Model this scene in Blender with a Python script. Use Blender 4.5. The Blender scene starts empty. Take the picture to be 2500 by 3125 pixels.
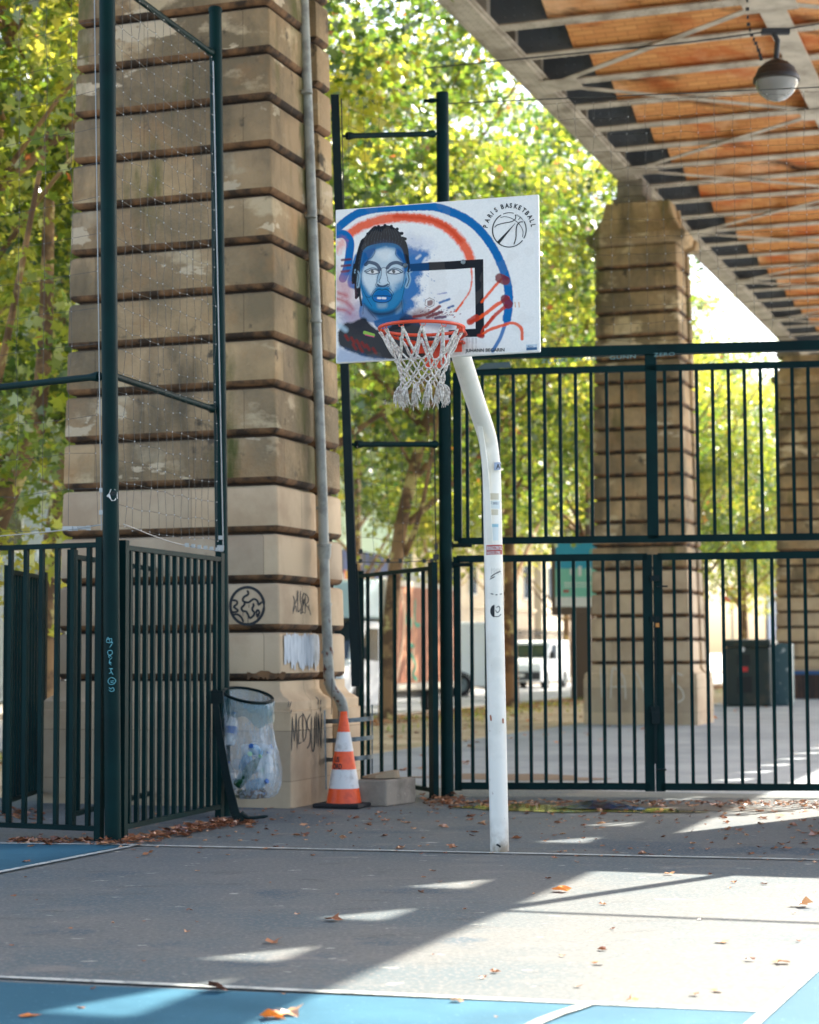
import bpy, math, random
import numpy as np
from mathutils import Vector, Matrix
S = bpy.context.scene; C = S.collection
rad = math.radians
random.seed(7); RNG = np.random.default_rng(11)

# ------------------------------------------------------------------ camera
FPX, CX, CY, CAMH = 6000.0, 1250.0, 1562.5, 1.25
PITCH = math.atan((1990 - 1562.5) / FPX); ROLL = .005
cam = bpy.data.cameras.new('camera'); co = bpy.data.objects.new('camera', cam); C.objects.link(co)
fw = Vector((0, math.cos(PITCH), math.sin(PITCH))); up0 = Vector((0, -math.sin(PITCH), math.cos(PITCH))); rt0 = Vector((1, 0, 0))
rt = rt0 * math.cos(ROLL) - up0 * math.sin(ROLL); up = up0 * math.cos(ROLL) + rt0 * math.sin(ROLL)
M = Matrix((rt, up, -fw)).transposed().to_4x4(); M.translation = (0, 0, CAMH); co.matrix_world = M
cam.sensor_fit = 'HORIZONTAL'; cam.sensor_width = 36; cam.lens = 36 * FPX / 2500
cam.clip_start = .1; cam.clip_end = 2000
cam.dof.use_dof = True; cam.dof.focus_distance = 10.9; cam.dof.aperture_fstop = 3.1; cam.dof.aperture_blades = 7
S.camera = co

# viaduct frame: u across, v along the viaduct
A = rad(19)
UX, UY = math.cos(A), -math.sin(A); VX, VY = math.sin(A), math.cos(A)
def W(u, v, z=0.): return Vector((u * UX + v * VX, u * UY + v * VY, z))
ROT = -A    # z rotation that turns local x,y into u,v

# ------------------------------------------------------------------ light
SUN_A, COTE = rad(65.7), 1.02
h = W(math.cos(SUN_A), math.sin(SUN_A)); elev = math.atan(1 / COTE)
tosun = Vector((h.x * math.cos(elev), h.y * math.cos(elev), math.sin(elev)))
sl = bpy.data.lights.new('sun', 'SUN'); sl.energy = 3.15; sl.angle = rad(.4); sl.color = (1, .93, .82)
so = bpy.data.objects.new('sun', sl); C.objects.link(so); so.rotation_euler = (-tosun).to_track_quat('-Z', 'Y').to_euler(); so.location = (0, 0, 40)
wd = bpy.data.worlds.new('World'); S.world = wd; wd.use_nodes = True
nt = wd.node_tree; bg = nt.nodes['Background']; sky = nt.nodes.new('ShaderNodeTexSky'); sky.sky_type = 'NISHITA'; sky.sun_disc = False
sky.sun_elevation = elev; sky.sun_rotation = math.atan2(tosun.x, tosun.y); sky.air_density = 1.0; sky.dust_density = 3.5; sky.ozone_density = 1.0
nt.links.new(sky.outputs[0], bg.inputs[0]); bg.inputs[1].default_value = .105
S.view_settings.view_transform = 'Standard'; S.view_settings.look = 'None'; S.view_settings.gamma = 1
S.view_settings.exposure = 2.5
S.cycles.max_bounces = 8; S.cycles.diffuse_bounces = 4; S.cycles.transparent_max_bounces = 16

# ------------------------------------------------------------------ helpers
def ray(sx, sy):
    d = rt * ((sx - CX) / FPX) + up * (-(sy - CY) / FPX) + fw
    return d / d.y
def P(sx, sy, d): r = ray(sx, sy); return Vector((r.x * d, d, CAMH + r.z * d))
def G(sx, sy, z=0.): r = ray(sx, sy); d = (z - CAMH) / r.z; return Vector((r.x * d, d, z))
def onplane(sx, sy, p, n):
    r = ray(sx, sy); o = Vector((0, 0, CAMH)); t = (p - o).dot(n) / r.dot(n); return o + r * t
def s2l(r, g, b):
    f = lambda c: (c / 255 / 12.92) if c / 255 <= .04045 else ((c / 255 + .055) / 1.055) ** 2.4
    return (f(r), f(g), f(b))
def mixn(t, a, b, fac):
    m = t.nodes.new('ShaderNodeMix'); m.data_type = 'RGBA'
    for i, v in ((6, a), (7, b)):
        if hasattr(v, 'is_linked') or hasattr(v, 'links'): t.links.new(v, m.inputs[i])
        else: m.inputs[i].default_value = (*v, 1)
    if hasattr(fac, 'links'): t.links.new(fac, m.inputs[0])
    else: m.inputs[0].default_value = fac
    return m.outputs[2]
def noise(t, scale, detail=5, stretch=(1, 1, 1), lo=.4, hi=.6, rough=.6, rot=0, coord='Object'):
    tc = t.nodes.new('ShaderNodeTexCoord'); mp = t.nodes.new('ShaderNodeMapping'); mp.inputs['Scale'].default_value = stretch; mp.inputs['Rotation'].default_value = (0, 0, rot)
    n = t.nodes.new('ShaderNodeTexNoise'); n.inputs['Scale'].default_value = scale; n.inputs['Detail'].default_value = detail; n.inputs['Roughness'].default_value = rough
    r = t.nodes.new('ShaderNodeMapRange'); r.inputs[1].default_value = lo; r.inputs[2].default_value = hi
    src = tc.outputs[coord] if coord != 'World' else t.nodes.new('ShaderNodeNewGeometry').outputs['Position']
    t.links.new(src, mp.inputs[0]); t.links.new(mp.outputs[0], n.inputs[0]); t.links.new(n.outputs[0], r.inputs[0]); return r.outputs[0]
def mathn(t, op, a, b):
    m = t.nodes.new('ShaderNodeMath'); m.operation = op; m.use_clamp = True
    for i, v in ((0, a), (1, b)):
        if hasattr(v, 'links'): t.links.new(v, m.inputs[i])
        else: m.inputs[i].default_value = v
    return m.outputs[0]
def zmask(t, lo, hi):
    tc = t.nodes.new('ShaderNodeTexCoord'); s = t.nodes.new('ShaderNodeSeparateXYZ'); r = t.nodes.new('ShaderNodeMapRange')
    t.links.new(tc.outputs['Object'], s.inputs[0]); t.links.new(s.outputs[2], r.inputs[0]); r.inputs[1].default_value = lo; r.inputs[2].default_value = hi; return r.outputs[0]
def mat(name, col, rough=.6, metal=0., layers=(), bump=None, spec=.5, **kw):
    """layers: (colour, noise kwargs) mixed over the base one after the other"""
    m = bpy.data.materials.new(name); m.use_nodes = True; t = m.node_tree; b = t.nodes['Principled BSDF']
    b.inputs['Roughness'].default_value = rough; b.inputs['Metallic'].default_value = metal; b.inputs['Specular IOR Level'].default_value = spec
    c = col
    for lc, kwn in layers:
        kwn = dict(kwn); zm = kwn.pop('z', None); f = noise(t, **kwn)
        if zm: f = mathn(t, 'MULTIPLY', f, zmask(t, *zm))
        c = mixn(t, c, lc, f)
    if hasattr(c, 'links'): t.links.new(c, b.inputs['Base Color'])
    else: b.inputs['Base Color'].default_value = (*c, 1)
    if bump:
        bn = t.nodes.new('ShaderNodeBump'); bn.inputs['Strength'].default_value = bump[1]; bn.inputs['Distance'].default_value = bump[2] if len(bump) > 2 else .01
        t.links.new(noise(t, bump[0], 6, lo=0, hi=1), bn.inputs['Height']); t.links.new(bn.outputs[0], b.inputs['Normal'])
    for k, v in kw.items(): b.inputs[k].default_value = v
    return m
def tag(o, label=None, cat=None, group=None, kind=None):
    if label: o['label'] = label
    if cat: o['category'] = cat
    if group: o['group'] = group
    if kind: o['kind'] = kind
    return o
def thing(name, loc, label, cat, group=None, rz=0.):
    o = bpy.data.objects.new(name, None); C.objects.link(o); o.location = loc; o.rotation_euler = (0, 0, rz); o.empty_display_size = .2
    return tag(o, label, cat, group)
class MB:
    def __init__(s): s.v = []; s.f = []; s.m = []; s.mi = 0
    def face(s, pts):
        n = len(s.v); s.v += [tuple(p) for p in pts]; s.f.append(tuple(range(n, n + len(pts)))); s.m.append(s.mi)
    def mesh(s, vs, fs):
        n = len(s.v); s.v += [tuple(p) for p in vs]; s.f += [tuple(i + n for i in f) for f in fs]; s.m += [s.mi] * len(fs)
    def prism8(s, a, b):   # two quads
        s.mesh(list(a) + list(b), [(0, 1, 2, 3), (7, 6, 5, 4), (0, 4, 5, 1), (1, 5, 6, 2), (2, 6, 7, 3), (3, 7, 4, 0)])
    def box(s, c, size, ax=None):
        c = Vector(c); X, Y, Z = ax if ax else (Vector((1, 0, 0)), Vector((0, 1, 0)), Vector((0, 0, 1)))
        x, y, z = X * size[0] / 2, Y * size[1] / 2, Z * size[2] / 2
        s.prism8([c - x - y - z, c - x + y - z, c + x + y - z, c + x - y - z], [c - x - y + z, c - x + y + z, c + x + y + z, c + x - y + z])
    def uvbox(s, u0, u1, v0, v1, z0, z1):
        s.prism8([W(u0, v0, z0), W(u0, v1, z0), W(u1, v1, z0), W(u1, v0, z0)], [W(u0, v0, z1), W(u0, v1, z1), W(u1, v1, z1), W(u1, v0, z1)])
    def bar(s, a, b, w, h, upv=Vector((0, 0, 1))):   # rectangular bar from a to b, w sideways, h along upv
        a, b = Vector(a), Vector(b); d = (b - a).normalized(); x = d.cross(upv).normalized(); y = x.cross(d).normalized()
        q = lambda p: [p - x * w / 2 - y * h / 2, p + x * w / 2 - y * h / 2, p + x * w / 2 + y * h / 2, p - x * w / 2 + y * h / 2]
        s.prism8(q(a), q(b))
    def tube(s, pts, r, n=10, cap=True):
        pts = [Vector(p) for p in pts]; rs = r if isinstance(r, (list, tuple)) else [r] * len(pts)
        k0 = len(s.v); prev = None
        for i, p in enumerate(pts):
            d = (pts[min(i + 1, len(pts) - 1)] - pts[max(i - 1, 0)]); d = d.normalized() if d.length > 1e-9 else Vector((0, 0, 1))
            if prev is None: x = d.orthogonal().normalized()
            else: x = (prev - d * prev.dot(d)); x = x.normalized() if x.length > 1e-6 else d.orthogonal().normalized()
            prev = x; y = d.cross(x)
            for j in range(n):
                t = 2 * math.pi * j / n; s.v.append(tuple(p + (x * math.cos(t) + y * math.sin(t)) * rs[i]))
        for i in range(len(pts) - 1):
            for j in range(n):
                a = k0 + i * n + j; b = k0 + i * n + (j + 1) % n; s.f.append((a, b, b + n, a + n)); s.m.append(s.mi)
        if cap:
            s.f.append(tuple(k0 + j for j in reversed(range(n)))); s.f.append(tuple(k0 + (len(pts) - 1) * n + j for j in range(n))); s.m += [s.mi] * 2
    def lathe(s, prof, o=(0, 0, 0), n=24, ax=None):   # prof (r,z)
        o = Vector(o); X, Y, Z = ax if ax else (Vector((1, 0, 0)), Vector((0, 1, 0)), Vector((0, 0, 1)))
        k0 = len(s.v)
        for r, z in prof:
            for j in range(n):
                t = 2 * math.pi * j / n; s.v.append(tuple(o + X * (r * math.cos(t)) + Y * (r * math.sin(t)) + Z * z))
        for i in range(len(prof) - 1):
            for j in range(n):
                a = k0 + i * n + j; b = k0 + i * n + (j + 1) % n; s.f.append((a, b, b + n, a + n)); s.m.append(s.mi)
    def ribbon(s, pts, w, frame):   # flat stroke; frame(x,y)->world; round-ish joints
        pts = [Vector(p) for p in pts]; L, R = [], []
        for i, p in enumerate(pts):
            d = pts[min(i + 1, len(pts) - 1)] - pts[max(i - 1, 0)]; d = d.normalized() if d.length > 0 else Vector((1, 0)); nn = Vector((-d.y, d.x))
            ww = w * (.55 if i in (0, len(pts) - 1) else 1) / 2; L.append(p + nn * ww); R.append(p - nn * ww)
        vs = [frame(q.x, q.y) for q in L] + [frame(q.x, q.y) for q in R]; n = len(pts)
        s.mesh(vs, [(i, i + 1, n + i + 1, n + i) for i in range(n - 1)])
    def build(s, name, mats, parent=None, smooth=None, bevel=None):
        me = bpy.data.meshes.new(name); off = parent_matrix(parent)
        inv = off.inverted(); vs = [tuple(inv @ Vector(p)) for p in s.v] if parent else s.v
        me.from_pydata(vs, [], s.f); 
        for mm in (mats if isinstance(mats, (list, tuple)) else [mats]): me.materials.append(mm)
        if isinstance(mats, (list, tuple)): me.polygons.foreach_set('material_index', s.m)
        me.validate(); me.update()
        import bmesh
        bm = bmesh.new(); bm.from_mesh(me); bmesh.ops.recalc_face_normals(bm, faces=bm.faces); bm.to_mesh(me); bm.free()
        if smooth is not None: me.shade_smooth(); me.set_sharp_from_angle(angle=rad(smooth))
        o = bpy.data.objects.new(name, me); C.objects.link(o); o.parent = parent
        if bevel: b = o.modifiers.new('bevel', 'BEVEL'); b.width = bevel; b.segments = 2; b.limit_method = 'ANGLE'
        return o
def parent_matrix(p):
    m = Matrix.Identity(4)
    while p is not None:
        l = Matrix.Translation(p.location) @ p.rotation_euler.to_matrix().to_4x4(); m = l @ m; p = p.parent
    return m
def curvepts(pts, k=4):   # catmull-rom in any dimension
    pts = [Vector(p) for p in pts]; out = []
    for i in range(len(pts) - 1):
        p0, p1, p2, p3 = pts[max(i - 1, 0)], pts[i], pts[i + 1], pts[min(i + 2, len(pts) - 1)]
        for j in range(k):
            t = j / k; out.append(.5 * ((2 * p1) + (p2 - p0) * t + (2 * p0 - 5 * p1 + 4 * p2 - p3) * t * t + (3 * p1 - p0 - 3 * p2 + p3) * t ** 3))
    out.append(pts[-1]); return out
def copy_tree(o, parent=None):
    c = o.copy(); C.objects.link(c); c.parent = parent
    for ch in list(o.children): copy_tree(ch, c)
    return c
def textmesh(mb, s, size, frame, bold=0.0, spacing=1.0, shear=0):
    cu = bpy.data.curves.new('t', 'FONT'); cu.body = s; cu.size = size; cu.space_character = spacing; cu.offset = bold; cu.shear = shear; cu.resolution_u = 3
    o = bpy.data.objects.new('t', cu); C.objects.link(o); bpy.context.view_layer.update()
    me = bpy.data.meshes.new_from_object(o.evaluated_get(bpy.context.evaluated_depsgraph_get()))
    w = max((v.co.x for v in me.vertices), default=0)
    mb.mesh([frame(v.co.x, v.co.y) for v in me.vertices], [tuple(p.vertices) for p in me.polygons])
    bpy.data.objects.remove(o); bpy.data.curves.remove(cu); bpy.data.meshes.remove(me); return w

# ------------------------------------------------------------------ materials
GRN = mat('green_paint', s2l(6, 42, 41), .5, spec=.1, layers=[(s2l(4, 30, 31), dict(scale=3, lo=.4, hi=.7)), (s2l(44, 66, 58), dict(scale=30, lo=.7, hi=.76))], bump=(60, .15, .002))
GRND = mat('green_paint_dark', s2l(4, 26, 27), .5, spec=.2, layers=[(s2l(14, 38, 36), dict(scale=4, lo=.5, hi=.7))])
WIRE = mat('galvanised_wire', s2l(170, 172, 170), .4, .6)
WIRED = mat('wire_dull', s2l(70, 70, 64), .6, .4)
KNOT = mat('knot', s2l(215, 215, 210), .4)
STEEL = mat('galvanised_steel', s2l(130, 140, 142), .45, .7, layers=[(s2l(80, 90, 95), dict(scale=12, lo=.4, hi=.65))])
BLK = mat('black_paint', s2l(24, 30, 32), .6)
STONE = mat('pier_stone', s2l(184, 156, 116), .85, layers=[
    (s2l(128, 112, 84), dict(scale=.8, detail=7, lo=.42, hi=.6)), (s2l(196, 176, 140), dict(scale=1.3, detail=9, lo=.57, hi=.63, stretch=(1, 1, 1.8))), (s2l(168, 130, 86), dict(scale=1.2, detail=8, lo=.56, hi=.75)),
    (s2l(104, 92, 70), dict(scale=1.7, detail=9, lo=.52, hi=.68, stretch=(1, 1, .35))), (s2l(84, 74, 58), dict(scale=4.5, detail=9, lo=.62, hi=.7)), (s2l(206, 188, 156), dict(scale=1.1, detail=10, lo=.615, hi=.625, stretch=(1, 1, 2.2))), (s2l(86, 88, 34), dict(scale=.9, detail=8, lo=.58, hi=.68, stretch=(1.6, 1.6, .4))),
    (s2l(198, 178, 142), dict(scale=.25, detail=0, lo=-5, hi=-4, z=(2.66, 2.60)))], bump=(26, 1.0, .018))
STONE2 = mat('pier_painted', s2l(198, 176, 144), .8, layers=[(s2l(176, 152, 122), dict(scale=1.4, detail=6, lo=.45, hi=.65)), (s2l(140, 118, 90), dict(scale=3.5, lo=.66, hi=.78))], bump=(55, .3, .006))
GROOVE = mat('groove_stone', s2l(60, 46, 34), .95, layers=[(s2l(50, 42, 34), dict(scale=4, lo=.4, hi=.6))], bump=(40, .5, .01))
DIRT = mat('grime_edge', s2l(128, 94, 62), .95, layers=[(s2l(56, 44, 32), dict(scale=5, lo=.38, hi=.6))], bump=(40, .5, .01))
PIPE = mat('pipe_paint', s2l(168, 170, 160), .5, layers=[(s2l(136, 138, 130), dict(scale=6, lo=.45, hi=.6)), (s2l(96, 50, 34), dict(scale=22, lo=.58, hi=.62, stretch=(1, 1, .5), z=(1.8, 1.3)))])
GIRD = mat('girder_paint', s2l(188, 176, 158), .6, layers=[(s2l(140, 128, 112), dict(scale=2, lo=.4, hi=.65)), (s2l(120, 84, 60), dict(scale=9, lo=.66, hi=.74))])
GIRDD = mat('girder_dark', s2l(112, 118, 124), .55, layers=[(s2l(150, 156, 160), dict(scale=2.5, lo=.5, hi=.7)), (s2l(96, 60, 44), dict(scale=7, lo=.66, hi=.74))])
WHITE = mat('post_white', s2l(240, 234, 220), .3, layers=[(s2l(214, 208, 192), dict(scale=3, lo=.5, hi=.75)), (s2l(150, 110, 80), dict(scale=26, lo=.7, hi=.73)), (s2l(150, 132, 108), dict(scale=9, detail=8, lo=.35, hi=.6, z=(.22, .0)))])
ORANGE = mat('rim_orange', s2l(226, 74, 36), .4, layers=[(s2l(190, 60, 34), dict(scale=9, lo=.45, hi=.7))])
CORD = mat('net_cord', s2l(228, 221, 210), .95, layers=[(s2l(168, 156, 144), dict(scale=60, lo=.4, hi=.6))])
CONC = mat('concrete', s2l(142, 132, 118), .95, layers=[(s2l(110, 102, 90), dict(scale=5, lo=.4, hi=.65)), (s2l(170, 160, 145), dict(scale=20, lo=.62, hi=.72))], bump=(50, .5, .008))
GLASSD = mat('dark_glass', s2l(40, 52, 56), .12, spec=.8)
VWHITE = mat('vehicle_white', s2l(232, 236, 238), .25)
TYRE = mat('tyre', s2l(28, 28, 30), .8)
PLAST = mat('black_plastic', s2l(38, 42, 46), .5)
CHROME = mat('lamp_glass', s2l(220, 224, 226), .15, .3)

def brick():
    m = bpy.data.materials.new('vault_brick'); m.use_nodes = True; t = m.node_tree; b = t.nodes['Principled BSDF']; b.inputs['Roughness'].default_value = .8
    tc = t.nodes.new('ShaderNodeTexCoord'); mp = t.nodes.new('ShaderNodeMapping'); br = t.nodes.new('ShaderNodeTexBrick')
    br.inputs['Scale'].default_value = 1; br.inputs['Brick Width'].default_value = .3; br.inputs['Row Height'].default_value = .085; br.inputs['Mortar Size'].default_value = .007
    br.inputs['Color1'].default_value = (*s2l(226, 164, 98), 1); br.inputs['Color2'].default_value = (*s2l(212, 142, 82), 1); br.inputs['Mortar'].default_value = (*s2l(190, 122, 70), 1)
    t.links.new(tc.outputs['Object'], mp.inputs[0]); t.links.new(mp.outputs[0], br.inputs[0])
    c = mixn(t, br.outputs[0], s2l(236, 186, 140), noise(t, .8, 6, lo=.52, hi=.68, coord='World')); c = mixn(t, c, s2l(196, 100, 44), noise(t, 1.1, 6, (.8, 2, 1), lo=.52, hi=.7, coord='World'))
    c = mixn(t, c, s2l(50, 30, 20), noise(t, .6, 7, (.8, 2.6, 1), lo=.57, hi=.68, coord='World')); t.links.new(c, b.inputs[0]); return m
BRICK = brick()
def leafmat(name, ramp, tr=.55):
    m = bpy.data.materials.new(name); m.use_nodes = True; t = m.node_tree; t.nodes.remove(t.nodes['Principled BSDF']); out = t.nodes['Material Output']
    a = t.nodes.new('ShaderNodeAttribute'); a.attribute_name = 'tint'; r = t.nodes.new('ShaderNodeValToRGB'); el = r.color_ramp.elements
    el[0].position = ramp[0][0]; el[0].color = (*ramp[0][1], 1); el[1].position = ramp[-1][0]; el[1].color = (*ramp[-1][1], 1)
    for p, c in ramp[1:-1]: e = el.new(p); e.color = (*c, 1)
    d = t.nodes.new('ShaderNodeBsdfDiffuse'); tl = t.nodes.new('ShaderNodeBsdfTranslucent'); g = t.nodes.new('ShaderNodeBsdfGlossy'); g.inputs['Roughness'].default_value = .35; g.inputs[0].default_value = (.9, .9, .9, 1)
    mx = t.nodes.new('ShaderNodeMixShader'); mx.inputs[0].default_value = tr; m2 = t.nodes.new('ShaderNodeMixShader'); m2.inputs[0].default_value = .09
    t.links.new(a.outputs['Fac'], r.inputs[0]); t.links.new(r.outputs[0], d.inputs[0]); t.links.new(r.outputs[0], tl.inputs[0])
    t.links.new(d.outputs[0], mx.inputs[1]); t.links.new(tl.outputs[0], mx.inputs[2]); t.links.new(mx.outputs[0], m2.inputs[1]); t.links.new(g.outputs[0], m2.inputs[2]); t.links.new(m2.outputs[0], out.inputs[0]); return m
LEAF = leafmat('plane_leaf', [(0, (.05, .12, .02)), (.3, (.17, .27, .025)), (.62, (.42, .46, .035)), (.93, (.78, .68, .09)), (.97, (.7, .2, .05)), (1, (.4, .12, .04))], .66)
DRY = leafmat('dry_leaf', [(0, s2l(92, 58, 40)), (.3, s2l(140, 86, 56)), (.6, s2l(176, 120, 82)), (.85, s2l(205, 160, 120)), (1, s2l(226, 130, 50))], .15)

# ------------------------------------------------------------------ ground
def sheet(name, poly, z, m, kind='structure', label=None):
    mb = MB(); mb.face([Vector((p.x, p.y, z)) for p in poly]); o = mb.build(name, m); tag(o, kind=kind, label=label); return o
COURT = mat('court_grey', s2l(98, 101, 98), .72, layers=[(s2l(78, 92, 96), dict(scale=.5, detail=8, lo=.44, hi=.58)), (s2l(114, 112, 107), dict(scale=1.6, detail=7, lo=.56, hi=.7, stretch=(1, 2.4, 1))),
    (s2l(60, 78, 88), dict(scale=.45, detail=7, lo=.57, hi=.61)), (s2l(74, 78, 76), dict(scale=2.4, detail=9, lo=.58, hi=.7, stretch=(1, 2, 1))), (s2l(122, 119, 115), dict(scale=42, detail=4, lo=.5, hi=.66)), (s2l(82, 86, 84), dict(scale=34, detail=4, lo=.56, hi=.66)), (s2l(160, 160, 150), dict(scale=5, detail=9, lo=.655, hi=.67, stretch=(1, 2, 1))), (s2l(60, 64, 64), dict(scale=120, detail=2, lo=.64, hi=.7))], bump=(140, .35, .004))
BLUE = mat('court_blue', s2l(14, 82, 104), .65, layers=[(s2l(44, 104, 126), dict(scale=.9, detail=6, lo=.45, hi=.65)), (s2l(96, 142, 158), dict(scale=50, detail=3, lo=.66, hi=.72))], bump=(140, .35, .004))
LINE = mat('court_line', s2l(186, 190, 182), .7, layers=[(s2l(140, 146, 142), dict(scale=9, detail=8, lo=.48, hi=.62)), (s2l(100, 108, 106), dict(scale=30, detail=6, lo=.6, hi=.64))])
PLAZA = mat('plaza_asphalt', s2l(150, 156, 160), .85, layers=[(s2l(128, 136, 140), dict(scale=.5, detail=6, lo=.42, hi=.62)), (s2l(176, 178, 176), dict(scale=40, lo=.6, hi=.7))], bump=(90, .4, .006))
SOIL = mat('bare_soil', s2l(196, 178, 146), .95, layers=[(s2l(164, 144, 112), dict(scale=.6, detail=7, lo=.45, hi=.62)), (s2l(112, 112, 60), dict(scale=.35, detail=7, lo=.58, hi=.66))], bump=(20, .6, .03))
ROADM = mat('road_asphalt', s2l(150, 150, 150), .85, layers=[(s2l(132, 134, 136), dict(scale=.3, detail=5, lo=.42, hi=.62))], bump=(60, .4, .006))
PAVE = mat('pavement_slabs', s2l(176, 170, 160), .85, layers=[(s2l(150, 146, 138), dict(scale=.5, detail=5, lo=.42, hi=.62))])
sheet('ground', [Vector((-600, -60, 0)), Vector((600, -60, 0)), Vector((600, 900, 0)), Vector((-600, 900, 0))], -.16, PAVE)
def strip(name, u0, u1, v0, v1, z, m): return sheet(name, [W(u0, v0), W(u1, v0), W(u1, v1), W(u0, v1)], z, m)
mb = MB(); mb.uvbox(-9.0, 30, -20, 17.35, -.3, 0); tag(mb.build('court_floor', COURT), kind='structure')
mb = MB(); mb.uvbox(-8.4, 30, 17.354, 400, -.3, -.003); tag(mb.build('plaza_pavement', PLAZA), kind='structure')
mb = MB(); mb.uvbox(-13.0, -8.404, 17.354, 400, -.3, -.01); mb.uvbox(-13.0, -9.004, -20, 17.35, -.3, -.01); tag(mb.build('soil_strip', SOIL), kind='structure')
mb = MB(); mb.uvbox(-13.2, -13.004, -20, 400, -.3, .02); tag(mb.build('kerb', CONC), kind='structure')
strip('road', -21.5, -13.204, -20, 400, -.13, ROADM)
mb = MB(); mb.uvbox(-21.7, -21.5, -20, 400, -.3, 0); tag(mb.build('far_kerb', CONC), kind='structure')
mb = MB(); mb.uvbox(-26.5, -21.704, -20, 400, -.3, -.01); tag(mb.build('far_pavement', PAVE), kind='structure')
# painted blue zones and white lines, from points measured on the court
b1 = G(0, 2576); b2 = G(395, 2580); b3 = G(0, 2660)
ext = lambda a, b, t: a + (b - a) * t
sheet('blue_key', [b2, ext(b2, b1, 3), ext(b2, b3, 3)], .004, BLUE)
c0, c1, c2 = G(-60, 2984), G(2345, 3092), G(2500, 2953)
q = c1 + (c1 - c2) * 3
sheet('blue_zone_front', [c0 + Vector((-3, .65, 0)), c1, c1 + (c1 - c2) * 6 + Vector((0, 0, 0)), Vector((-4, 1.0, 0))], .004, BLUE)
sheet('blue_zone_side', [c1 + Vector((.02, 0, 0)), ext(c1, c2, 7), ext(c1, c2, 7) + Vector((3, 0, 0)), c1 + Vector((3, -1, 0)), c1 + (c1 - c2) * 6 + Vector((.02, 0, 0))], .004, BLUE)
def line(name, pts, w, z=.008):
    mb = MB(); mb.ribbon([p.to_2d() for p in pts] if len(pts) > 2 else [ext(pts[0], pts[1], t / 8).to_2d() for t in range(9)], w, lambda x, y: Vector((x, y, z))); return tag(mb.build(name, LINE), kind='structure')
line('court_line', [ext(b2, b1, 3), G(430, 2581)], .05)
line('court_line', [G(395, 2582), G(2600, 2629)], .05, .0085)
line('court_line', [G(425, 2582), ext(b2, b3, 3)], .05, .012)
line('court_line', [c0, c1], .05)
line('court_line', [c1 + (c1 - c2) * 4, ext(c1, c2, 7)], .05, .012)
arc = [G(x, y) for x, y in [(1590, 3160), (1640, 3130), (1700, 3105), (1752, 3088), (1812, 3067)]]
line('court_line', curvepts(arc, 4), .05, .012)
# puddle and dark silt by the gate
pm = mat('puddle_water', s2l(128, 130, 56), .12, spec=.7, layers=[(s2l(60, 62, 44), dict(scale=3, lo=.5, hi=.62))])  # yellow-olive base colour paints in the reflection of the trees
def blob(name, c, ru, rv, z, m, seed, n=40):
    r_ = random.Random(seed); ph = [r_.uniform(0, 6.28) for _ in range(5)]; pts = []
    for i in range(n):
        t = 2 * math.pi * i / n; k = 1 + .12 * math.sin(3 * t + ph[0]) + .1 * math.sin(5 * t + ph[1]) + .07 * math.sin(9 * t + ph[2])
        p = W(ru * k * math.cos(t), rv * k * math.sin(t)); pts.append(c + p)
    return sheet(name, pts, z, m)
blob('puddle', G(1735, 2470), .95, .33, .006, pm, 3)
blob('silt_patch', G(1930, 2462), 1.25, .3, .004, mat('silt', s2l(62, 62, 58), .6, layers=[(s2l(92, 84, 74), dict(scale=6, lo=.4, hi=.6))]), 5)
blob('damp_patch', G(1560, 2372), .9, .5, .002, mat('damp', s2l(120, 100, 84), .7), 9)
# dark crumpled rag in the puddle
mb = MB(); c = G(1830, 2470); r_ = random.Random(4); nn = 14
g = [[None] * 6 for _ in range(nn)]
for i in range(nn):
    for j in range(6):
        x = (i / (nn - 1) - .5) * .75; y = (j / 5 - .5) * .26; e = math.sqrt((x / .4) ** 2 + (y / .14) ** 2)
        g[i][j] = c + W(x + r_.uniform(-.02, .02), y + r_.uniform(-.02, .02), .012 + max(0, 1 - e) * r_.uniform(.02, .09))
vs = [p for row in g for p in row]; mb.mesh(vs, [(i * 6 + j, i * 6 + j + 1, i * 6 + j + 7, i * 6 + j + 6) for i in range(nn - 1) for j in range(5)])
tag(mb.build('rag', mat('wet_rag', s2l(20, 50, 78), .25, layers=[(s2l(10, 16, 24), dict(scale=9, lo=.4, hi=.6))]), smooth=50), 'wet dark blue rag lying crumpled in the shallow puddle in front of the gate', 'rag')

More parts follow.
